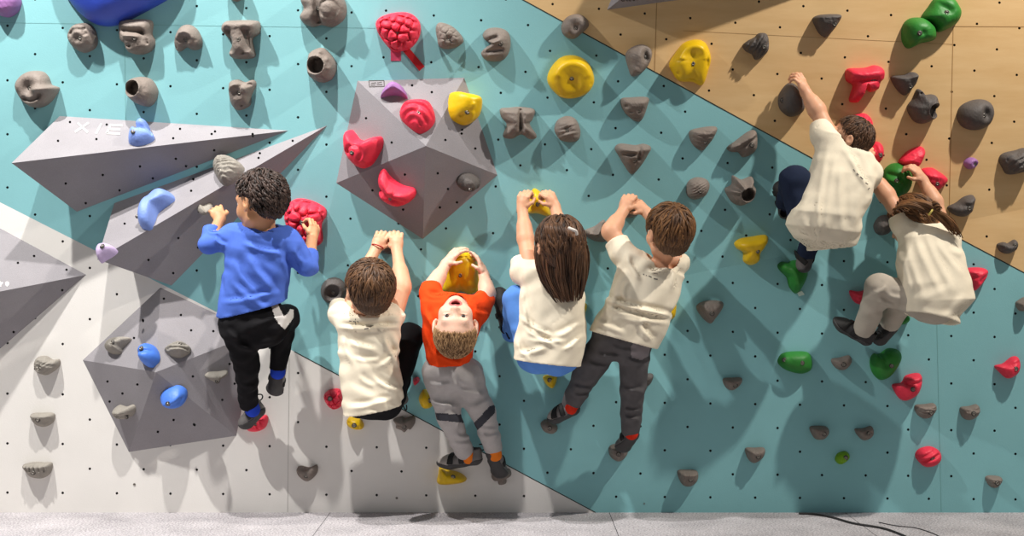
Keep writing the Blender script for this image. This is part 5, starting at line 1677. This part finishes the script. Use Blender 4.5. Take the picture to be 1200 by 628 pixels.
k4 = person('child with long dark hair, cream T-shirt and blue trousers holding a yellow hold',
    loft=[((635, 304), (666, 304), .27, .045), ((615, 316), (682, 316), .27, .066), ((609, 345), (686, 345), .28, .078), ((606, 375), (687, 375), .29, .085),
          ((603, 400), (686, 404), .30, .09), ((601, 420), (681, 429), .30, .092)],
    sleeves=[[(622, 318, .27, .042), (613, 318, .24, .046), (612, 306, .20, .042)], [(674, 318, .27, .042), (664, 308, .22, .042)]],
    arms=[[(622, 318, .26, .034), (616, 282, .17, .028), (612, 244, .10, .0195)], [(672, 318, .26, .034), (659, 274, .17, .028), (650, 241, .10, .0195)]],
    hands=[((612, 244, .10), (614, 227, .095), (-.45, -.88, 0), 1, dict(curl=(45, 80, 55))), ((650, 241, .10), (641, 224, .095), (.4, -.8, .4), -1, dict(curl=(45, 80, 55)))],
    legs=[[(626, 417, .29, .058), (605, 352, .25, .050), (600, 388, .10, .036)], [(656, 419, .29, .058), (668, 372, .16, .048), (660, 410, .08, .034)]],
    pelvis=(642, 418, .30), pelvis_r=(.112, .082, .062),
    head=h4, neck=((655, 318, .27), (655, 302, .31)), skin_m='skin_b', shirt_m='cream', pants_m='jeans',
    hairkw=dict(m='hair_dark', label='long dark brown hair, half tied up', n=380, length=.09, thick=.015, seed=9, lock_r=.0044, nape=-.07, hairline=.006, extra=long_hair, crown=(0, .0, .12)),
    shoes=[dict(heel=(595, 384, .08), toe=(584, 340, .045), up=(-.2, -.9, .3), mcol='shoe_black', straps=1, label='black shoe pressed on the wall'),
           dict(heel=(660, 416, .08), toe=(662, 396, .05), up=(0, 1, .3), mcol='shoe_black', straps=1)],
    shirt_folds=[(610, 372, 645, 396, 2.5, .006), (615, 385, 650, 408, 2.5, .006), (620, 398, 660, 402, 2.5, .005), (612, 340, 618, 390, 3, .005), (608, 415, 640, 410, 3, .005),
                 (650, 395, 682, 380, 3, .005), (605, 400, 620, 425, 3, .005), (660, 410, 684, 395, 2.5, .005)],
    shirt_label='plain cream T-shirt', seed=41)
cl, fl = tube(spline([P(666, 267, .455), P(671, 269, .46), P(675, 271, .455), P(676, 275, .45)], 6), .0055, 8)
mesh_obj('hair_clip', cl, fl, M['clip'], k4)['label'] = 'pale hair clip'

# ================================================================== 5 boy in charcoal trousers
h5 = Head(P(783, 273, .33), (-.42, .87, .26), (.06, -.27, .96), .95)
k5 = person('child with round cut brown hair, cream T-shirt and charcoal trousers, hands clasped overhead',
    loft=[((752, 300), (790, 306), .25, .045), ((733, 304), (803, 316), .26, .066), ((722, 322), (799, 338), .27, .076), ((711, 348), (790, 364), .28, .082),
          ((703, 368), (783, 385), .28, .085), ((690, 387), (769, 409), .28, .09)],
    sleeves=[[(742, 304, .26, .042), (729, 296, .24, .046), (722, 283, .21, .043)], [(792, 312, .26, .042), (798, 306, .22, .038)]],
    arms=[[(742, 303, .25, .034), (715, 272, .20, .030), (731, 246, .11, .020)], [(792, 308, .25, .034), (777, 272, .18, .028), (757, 248, .11, .0195)]],
    hands=[((731, 246, .11), (737, 230, .09), (-.3, -.9, .3), 1, dict(curl=(35, 75, 55))), ((757, 248, .11), (747, 239, .095), (.2, -.8, .6), -1, dict(curl=(30, 65, 50)))],
    legs=[[(709, 404, .25, .060), (685, 442, .18, .048), (671, 470, .11, .036)], [(743, 411, .26, .060), (742, 452, .22, .047), (739, 500, .12, .035)]],
    pelvis=(729, 394, .28), pelvis_r=(.110, .076, .085),
    head=h5, neck=((774, 312, .25), (780, 288, .30)), skin_m='skin_b', shirt_m='cream', pants_m='charcoal', neck_cut=.058,
    hairkw=dict(m='hair_mid', label='straight brown hair in a bowl cut', n=560, length=.08, thick=.013, seed=13, lock_r=.0042, nape=-.07, hairline=.014),
    shoes=[dict(heel=(672, 482, .11), toe=(644, 489, .07), up=(.1, -.2, 1), straps=2, toecol='toe_pale', label='grey climbing shoe with black straps'),
           dict(heel=(741, 512, .12), toe=(727, 524, .07), up=(.3, -.1, 1), straps=1, label='dark climbing shoe')],
    socks=[((670, 470, .12), (670, 478, .115), .028, 'sockred', 'sock'), ((739, 500, .12), (740, 508, .12), .027, 'sockred', 'sock')],
    shirt_folds=[(712, 352, 785, 372, 3, .012), (715, 362, 760, 376, 3, .009), (725, 372, 780, 380, 3, .008), (750, 380, 762, 400, 3, .008), (735, 300, 748, 330, 3, .007),
                 (760, 318, 785, 316, 2.5, .010), (700, 375, 730, 392, 3, .006), (735, 330, 728, 350, 3, .006), (793, 312, 786, 340, 3, .006), (725, 345, 715, 360, 3, .006)],
    pants_folds=[(700, 415, 725, 420, 2.5, .007), (690, 425, 712, 432, 2.5, .006), (672, 452, 692, 458, 2.5, .007), (735, 420, 755, 428, 2.5, .006), (730, 455, 752, 460, 2.5, .006),
                 (731, 478, 748, 484, 2.5, .008), (731, 488, 748, 493, 2.5, .008), (672, 462, 690, 466, 2.5, .006), (715, 405, 745, 415, 2.5, .006)],
    pants_regions=[([(739, 407), (743, 401), (762, 407), (760, 417), (752, 422), (740, 419)], 'patch', 1)],
    pants_label='charcoal trousers with a grey pocket patch',
    marks_px=[((753.5, 321), (755, 322), 1.1), ((757, 322.5), (758, 323), .9), ((760, 323.3), (763.5, 325), 1.2), ((766, 326.5), (770.5, 327.3), 1.3), ((768, 317), (773, 319.5), .7), ((775, 315), (773, 319), 1.0), ((766, 320), (771, 321), .6)],
    shirt_label='cream T-shirt with a small dark printed line', seed=51)

# ================================================================== 6 topmost climber
h6 = Head(P(995, 164, .19), (-.90, .28, .33), (.30, -.15, .95), .80)
k6 = person('topmost climber, a child in loose cream T-shirt and navy trousers reaching to a charcoal hold',
    loft=[((964, 153), (1000, 168), .19, .045), ((957, 168), (1017, 188), .20, .07), ((951, 195), (1024, 212), .23, .085), ((940, 222), (1020, 236), .25, .095),
          ((927, 246), (1009, 256), .27, .10), ((921, 266), (1008, 270), .27, .10), ((931, 284), (1003, 282), .26, .09), ((946, 294), (985, 290), .25, .06)],
    sleeves=[[(974, 166, .20, .042), (964, 158, .18, .044), (962, 146, .15, .040)], [(1012, 192, .20, .044), (1019, 203, .20, .046), (1016, 214, .16, .04)]],
    arms=[[(974, 164, .19, .034), (958, 130, .13, .029), (944, 108, .09, .020)], [(1012, 192, .19, .033), (1002, 206, .12, .027), (1010, 188, .07, .019)]],
    hands=[((944, 108, .09), (938, 94, .085), (.2, -.6, .75), 1, dict(curl=(20, 50, 40))), ((1010, 188, .07), (1016, 180, .06), CAM, -1, dict(curl=(30, 60, 40)))],
    legs=[[(945, 258, .24, .060), (932, 212, .22, .056), (922, 236, .08, .037)], [(962, 272, .24, .058), (952, 270, .15, .048), (945, 298, .085, .033)]],
    pelvis=(957, 258, .25), pelvis_r=(.10, .075, .09),
    head=h6, neck=((993, 182, .20), (995, 172, .20)), skin_m='skin_b', shirt_m='cream', pants_m='navy',
    hairkw=dict(m='hair_dark', label='short dark brown hair', n=620, length=.040, thick=.008, seed=15, lock_r=.0030, nape=-.06, hairline=.0),
    shoes=[dict(heel=(921, 248, .06), toe=(915, 214, .04), up=(-.3, -.9, .2), mcol='shoe_black', straps=2, label='black shoe with grey straps on the wall'),
           dict(heel=(948, 303, .09), toe=(939, 313, .07), up=(.4, -.5, .9), straps=1, label='dark grey shoe on the green hold')],
    socks=[((945, 298, .085), (947, 303, .085), .025, 'blackcloth', 'sock')],
    shirt_folds=[(970, 175, 955, 270, 3.8, 0.0037), (978, 185, 962, 285, 3.8, 0.0037), (985, 195, 985, 280, 3.8, 0.0037), (960, 230, 958, 285, 3.1, 0.0037), (995, 180, 1012, 215, 3.8, 0.0042),
                 (1000, 190, 1016, 222, 3.1, 0.0037), (988, 172, 1008, 200, 3.8, 0.0037), (1012, 215, 1000, 262, 3.8, 0.0033), (940, 250, 950, 285, 3.8, 0.0028), (925, 255, 948, 235, 3.1, 0.0028), (1000, 268, 985, 285, 3.8, 0.0028)],
    marks_px=[((1000, 198.5), (1002, 201), 1.0), ((1004, 203), (1006, 205), 1.0), ((1008, 207), (1011, 210), 1.1), ((1014, 214), (1017, 216), .9), ((1017, 222), (1019, 220), 1.0)],
    shirt_label='loose cream T-shirt, ballooning at the back', seed=61, shirt_noise=.0010)

# ================================================================== 7 girl with ponytail
h7 = Head(P(1069, 262, .17), (-.72, .60, -.35), (-.10, -.10, .95), .92)


def pony(rng):
    return strand_sheet([(1060, 240, .26), (1078, 240, .29), (1092, 248, .30), (1106, 262, .31), (1118, 276, .30)],
                        [(1075, 233, .26), (1090, 238, .29), (1098, 245, .30), (1118, 258, .31), (1127, 280, .30)], 120, .012, .0042, jit=.014, wave=.006, rng=rng) + \
        strand_sheet([(1046, 246, .24), (1062, 242, .28), (1088, 250, .30)], [(1056, 236, .22), (1075, 234, .26), (1096, 246, .29)], 90, .015, .004, jit=.01, rng=rng) + \
        strand_sheet([(1090, 240, .29), (1096, 236, .31), (1104, 245, .31)], [(1092, 252, .29), (1100, 250, .31), (1100, 246, .31)], 40, .012, .0042, jit=.01, rng=rng)


k7 = person('rightmost climber, a child with brown ponytail, loose cream T-shirt and beige trousers',
    loft=[((1064, 262), (1100, 266), .22, .045), ((1054, 272), (1122, 284), .23, .07), ((1050, 300), (1130, 311), .25, .085), ((1054, 328), (1137, 338), .27, .095),
          ((1059, 350), (1141, 358), .28, .10), ((1063, 366), (1122, 381), .28, .095)],
    sleeves=[[(1066, 272, .23, .042), (1058, 264, .21, .043), (1054, 254, .19, .042)], [(1108, 278, .23, .042), (1110, 270, .20, .040)]],
    arms=[[(1066, 270, .22, .034), (1040, 230, .13, .029), (1018, 200, .07, .020)], [(1106, 276, .20, .034), (1096, 238, .15, .027), (1081, 211, .10, .0195)]],
    hands=[((1018, 200, .07), (1012, 190, .065), CAM, 1, dict(curl=(4, 8, 8))), ((1081, 211, .10), (1073, 199, .095), (.45, -.7, .55), -1, dict(curl=(25, 55, 45)))],
    legs=[[(1082, 350, .27, .058), (1031, 338, .24, .052), (1014, 382, .14, .039)], [(1095, 358, .26, .058), (1056, 352, .16, .050), (1045, 374, .09, .039)]],
    pelvis=(1094, 346, .27), pelvis_r=(.110, .084, .105),
    head=h7, neck=((1078, 280, .22), (1073, 272, .19)), skin_m='skin_b', shirt_m='cream', pants_m='beige',
    hairkw=dict(m='hair_mid', label='brown hair in a ponytail', n=420, length=.08, thick=.012, seed=17, lock_r=.0042, nape=-.06, hairline=.008, extra=pony, crown=(.0, .03, .12)),
    shoes=[dict(heel=(1013, 399, .12), toe=(980, 374, .075), up=(.3, -.4, .9), mcol='shoe_black', straps=2, label='black climbing shoe, nearer foot'),
           dict(heel=(1046, 386, .075), toe=(1026, 399, .05), up=(.3, -.1, .9), mcol='shoe_black', straps=1, label='black climbing shoe, farther foot')],
    shirt_folds=[(1072, 275, 1100, 345, 3.8, 0.0042), (1085, 275, 1115, 340, 3.8, 0.0037), (1062, 285, 1078, 345, 3.8, 0.0037), (1095, 280, 1128, 325, 3.8, 0.0037), (1060, 300, 1066, 350, 3.8, 0.0033),
                 (1075, 352, 1120, 335, 5.0, 0.0028), (1105, 375, 1130, 350, 3.8, 0.0028), (1110, 290, 1128, 300, 3.8, 0.0028), (1062, 262, 1075, 270, 3.1, 0.0028), (1080, 365, 1115, 372, 3.8, 0.0023)],
    pants_folds=[(1030, 350, 1048, 362, 3, .008), (1025, 345, 1040, 335, 3, .006), (1015, 365, 1035, 372, 3, .005), (1040, 345, 1056, 352, 3, .006)],
    shirt_label='loose cream T-shirt', seed=71, shirt_noise=.0010)
ring_band('hair_tie', k7, P(1091, 248, .305), P(1100, 255, .31) - P(1080, 243, .29), .012, .004, 'hairtie', 'pale yellow hair tie')
# ------------------------------------------------------------------ light
def lamp(name, loc, aim, energy, col, radius=.045, angle=95, blend=.6):
    d = bpy.data.lights.new(name, 'SPOT')
    d.energy = energy; d.color = col; d.shadow_soft_size = radius
    d.spot_size = math.radians(angle); d.spot_blend = blend
    o = bpy.data.objects.new(name, d)
    COL.objects.link(o)
    o.location = loc
    o.rotation_mode = 'QUATERNION'
    o.rotation_quaternion = (Vector(aim) - Vector(loc)).to_track_quat('-Z', 'Y')
    return o


lamp('spot_lamp', (-2.7, -1.9, 4.3), (-1.7, 0, 1.0), 860, (1.0, .98, .95), angle=82, blend=.9)
lamp('spot_lamp', (-.9, -2.0, 4.6), (-1.6, 0, .15), 700, (1.0, .97, .94), angle=62, blend=.9)
lamp('spot_lamp', (2.55, -1.65, 3.8), (.9, 0, .8), 470, (1.0, .94, .86), angle=100, blend=.8)

w = bpy.data.worlds.new('World')
SC.world = w
w.use_nodes = True
w.node_tree.nodes['Background'].inputs['Color'].default_value = (.93, .97, 1.0, 1)
w.node_tree.nodes['Background'].inputs['Strength'].default_value = .21
SC.view_settings.view_transform = 'Standard'
SC.view_settings.look = 'None'
SC.view_settings.gamma = 1.0
SC.view_settings.use_curve_mapping = False
SC.view_settings.exposure = 0.0
